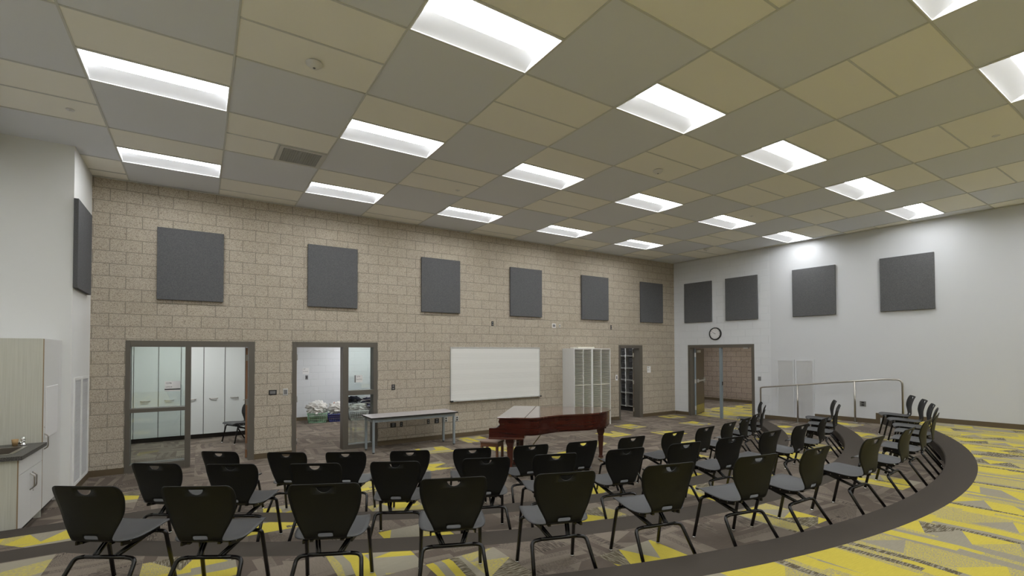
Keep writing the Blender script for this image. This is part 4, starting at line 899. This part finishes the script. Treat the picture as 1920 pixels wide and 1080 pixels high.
# ------------------------------------------------------------------ chairs
def chair_shell():
    """returns two bmeshes: the seat and the backrest of one moulded shell. Chair faces +y, origin on the floor"""
    seatp = [(0.222, 0.405), (0.216, 0.417), (0.198, 0.425), (0.160, 0.427), (0.11, 0.424), (0.05, 0.419), (0.0, 0.415), (-0.05, 0.411), (-0.10, 0.408), (-0.145, 0.409), (-0.175, 0.414), (-0.198, 0.424)]
    seatw = [0.175, 0.196, 0.209, 0.219, 0.225, 0.229, 0.231, 0.230, 0.222, 0.202, 0.165, 0.130]
    backp = [(-0.198, 0.424), (-0.213, 0.438), (-0.220, 0.462), (-0.223, 0.50), (-0.226, 0.54), (-0.230, 0.58), (-0.236, 0.62), (-0.243, 0.66), (-0.252, 0.70), (-0.260, 0.73), (-0.266, 0.752), (-0.272, 0.770), (-0.2755, 0.782), (-0.276, 0.787)]
    backw = [0.128, 0.131, 0.141, 0.160, 0.180, 0.197, 0.209, 0.217, 0.222, 0.222, 0.219, 0.212, 0.201, 0.186]
    def catm(P, k_):
        out = []
        for i in range(len(P)-1):
            p0, p1, p2, p3 = P[max(i-1, 0)], P[i], P[i+1], P[min(i+2, len(P)-1)]
            for j in range(k_):
                s_ = j/k_; out.append(tuple(0.5*((2*p1[a])+(-p0[a]+p2[a])*s_+(2*p0[a]-5*p1[a]+4*p2[a]-p3[a])*s_*s_+(-p0[a]+3*p1[a]-3*p2[a]+p3[a])*s_**3) for a in range(len(p1))))
        out.append(P[-1]); return out
    def sheet(P, Wd, holes, curve, nx=16, sub=2):
        rows = catm([(p[0], p[1], w_) for p, w_ in zip(P, Wd)], sub); bm = BM(); grid = []
        def pt(x_, i_f):
            i_ = min(int(i_f), len(rows)-2); f_ = i_f-i_; r0, r1 = rows[i_], rows[i_+1]
            y_ = r0[0]*(1-f_)+r1[0]*f_; z_ = r0[1]*(1-f_)+r1[1]*f_; dy, dz = curve(x_, i_f/(len(rows)-1)); return (x_, y_+dy, z_+dz)
        for i, r in enumerate(rows):
            grid.append([bm.verts.new(pt(r[2]*(2*j/nx-1), i)) for j in range(nx+1)])
        skip = set()
        for (r0, r1, c0, c1, shape) in holes:
            for i in range(r0, r1):
                for j in range(c0, c1): skip.add((i, j))
        for i in range(len(rows)-1):
            for j in range(nx):
                if (i, j) in skip: continue
                f = bm.faces.new((grid[i][j], grid[i][j+1], grid[i+1][j+1], grid[i+1][j])); f.smooth = True
        for (r0, r1, c0, c1, shape) in holes:
            per = [(r0, j) for j in range(c0, c1)] + [(i, c1) for i in range(r0, r1)] + [(r1, j) for j in range(c1, c0, -1)] + [(i, c0) for i in range(r1, r0, -1)]
            A_ = [grid[i][j] for i, j in per]; B_ = []
            for i, j in per:
                u = 2*(j-c0)/(c1-c0)-1; v_ = 2*(i-r0)/(r1-r0)-1; hu, hv = shape(u, v_); B_.append(bm.verts.new(pt(hu, (r0+r1)/2+hv*(r1-r0)/2)))
            for k in range(len(per)):
                f = bm.faces.new((A_[k], A_[(k+1) % len(per)], B_[(k+1) % len(per)], B_[k])); f.smooth = True
            for i in range(r0+1, r1):
                for j in range(c0+1, c1): bm.verts.remove(grid[i][j])
        bmesh.ops.recalc_face_normals(bm, faces=bm.faces)
        bmesh.ops.solidify(bm, geom=list(bm.faces), thickness=0.006)
        bmesh.ops.recalc_face_normals(bm, faces=bm.faces)
        return bm
    seat = sheet(seatp, seatw, [], lambda x_, s_: (0.0, 0.012*(x_/0.22)**4*(1 if s_ > 0.25 else s_*4)))
    def handle(u, v_):   # half-round grip: flat at the top, round below
        a = math.atan2(v_, u); r = 0.9
        hu = 0.053*math.cos(a)*r; hv = math.sin(a)*0.82
        return (0.053*u if v_ > 0.99 else hu*1.08, 0.72 if v_ > 0.99 else (hv if v_ < 0 else v_*0.72)) if True else None
    def handle2(u, v_):
        if v_ > 0.4: return (0.045*u, 0.50)
        a = math.atan2(v_-0.4, u); return (0.045*math.cos(a), 0.50+1.2*math.sin(a) if math.sin(a) < 0 else 0.50)
    def slot(u, v_):
        m_ = max(abs(u), abs(v_)) or 1; k = 1/((abs(u)**6+abs(v_)**6)**(1/6)); return (0.046*u*k*m_, 0.55*v_*k*m_)
    back = sheet(backp, backw, [(17, 23, 5, 11, handle2), (1, 5, 5, 11, slot)], lambda x_, s_: (0.026*(x_/0.2)**2*min(1, s_*2.5)*(1-0.8*max(0, s_-0.45)/0.55), 0.0), 16, 2)
    return seat, back
def make_chair(label, grp):
    t = thing('stacking_chair', label, 'chair', group=grp)
    s_, b_ = chair_shell(); obj('seat', s_, MSEAT, t, label='moulded black seat with its sheen coloured in'); obj('backrest', b_, MBLK, t)
    r = 0.0138
    bm = BM()
    tube(bm, [(-0.165, 0.125, 0.370), (0.165, 0.125, 0.370)], r, 8); tube(bm, [(-0.135, -0.112, 0.285), (0.135, -0.112, 0.285)], r, 8)
    for sx in (-1, 1):
        m4 = Matrix.Identity(4)
        tube(bm, [(sx*0.060, -0.112, 0.292), (sx*0.105, 0.04, 0.352), (sx*0.115, 0.13, 0.385)], 0.011, 4)
        tube(bm, [(sx*0.078, -0.112, 0.292), (sx*0.123, 0.04, 0.352), (sx*0.133, 0.13, 0.385)], 0.011, 4)
        prism(bm, [(-0.165, 0.400), (0.15, 0.414), (0.15, 0.372), (-0.02, 0.358), (-0.165, 0.378)], sx*0.150-0.006, sx*0.150+0.006, axis='x')
    box(bm, -0.15, 0.15, 0.12, 0.14, 0.375, 0.414); box(bm, -0.15, 0.15, -0.10, -0.08, 0.375, 0.400)
    box(bm, -0.105, -0.085, -0.185, -0.16, 0.395, 0.407); box(bm, 0.085, 0.105, -0.185, -0.16, 0.395, 0.407)
    fr = obj('frame', bm, MTUBE, t)
    bm = BM()
    for sx in (-1, 1):
        for y_ in (-0.10, -0.02, 0.06): lathe(bm, [(0.0045, -0.002), (0.0045, 0.002)], 8, c=(sx*0.157, y_, 0.388), axis='x')
    obj('rivet', bm, MCHR, fr)
    for sx in (-1, 1):
        for fy in (1, -1):
            P = [(sx*0.165, 0.125, 0.370), (sx*0.212, 0.128, 0.366), (sx*0.224, 0.207, 0.012)] if fy > 0 else [(sx*0.135, -0.112, 0.285), (sx*0.203, -0.116, 0.277), (sx*0.235, -0.298, 0.012)]
            bm = BM(); tube(bm, P, r, 8, rad=0.065); l_ = obj('leg', bm, MTUBE, t)
            x_, y_ = P[-1][0], P[-1][1]
            bm = BM(); lathe(bm, [(0.014, 0.0), (0.017, 0.003), (0.016, 0.010), (0.012, 0.018)], 10, c=(x_, y_, 0.0)); obj('foot_glide', bm, MCHR, l_)
    return t
R3 = [(0.378, -4.804), (0.957, -5.187), (1.62, -5.585), (2.375, -5.885), (3.073, -6.198), (3.874, -6.412), (4.694, -6.608), (5.43, -6.743), (6.402, -6.775), (7.345, -6.746), (8.326, -6.621), (9.117, -6.489), (9.878, -6.277), (10.568, -6.037), (11.363, -5.703), (12.107, -5.312)]
R2 = [(0.631, -3.529), (1.16, -3.97), (1.787, -4.344), (2.402, -4.657), (3.15, -5.00), (3.781, -5.238), (4.542, -5.392), (5.298, -5.513), (6.011, -5.612), (6.824, -5.593), (7.657, -5.578), (8.633, -5.375), (9.882, -4.996), (10.685, -4.706), (11.514, -4.275)]
R1 = [(1.055, -2.539), (1.719, -2.981), (2.274, -3.352), (2.902, -3.704), (3.558, -4.004), (4.267, -4.186), (4.951, -4.302), (5.718, -4.393), (6.491, -4.462), (7.244, -4.401), (7.971, -4.34), (8.656, -4.176), (9.311, -3.945), (9.968, -3.718), (10.698, -3.329), (11.315, -2.903)]
chair0 = make_chair('x', 'stacking chairs in curved rows'); index_kids(chair0); used = False
random.seed(11)
ROWS = [(R3, 0.28, 'in the rear row on the upper tier', 11.04), (R2, 0.14, 'in the middle row', 9.83), (R1, 0.0, 'in the front row nearest the piano', 8.66)]
for rows, z, txt, RR in ROWS:
    for i, (bx, by) in enumerate(rows):
        ang = math.atan2(C0[1]-by, C0[0]-bx)
        rr = math.hypot(bx-C0[0], by-C0[1]); lim = RR-0.045
        if rr > lim: bx = C0[0]+(bx-C0[0])*lim/rr; by = C0[1]+(by-C0[1])*lim/rr
        ang += math.radians(random.uniform(-2, 2))
        if (rows is R3 and i == 7): ang += math.radians(5)
        if (rows is R2 and i == 3): ang += math.radians(-5)
        ox, oy = bx+0.276*math.cos(ang), by+0.276*math.sin(ang)
        n_ = len(rows); pos = ('leftmost' if i == 0 else ORD[i]+' from the left') if i < n_-6 else ('rightmost' if i == n_-1 else ORD[n_-1-i]+' from the right')
        lab = 'black shell chair %s, %s' % (txt, pos)
        if not used: chair0.location = (ox, oy, z); chair0.rotation_euler = (0, 0, ang-PI/2); chair0['label'] = lab; used = True
        else: dup(chair0, (ox, oy, z), ang-PI/2, lab)
dup(chair0, (1.66, 3.02, 0.0), math.radians(118), 'black plastic chair standing alone inside the left office', 'chair in the office')
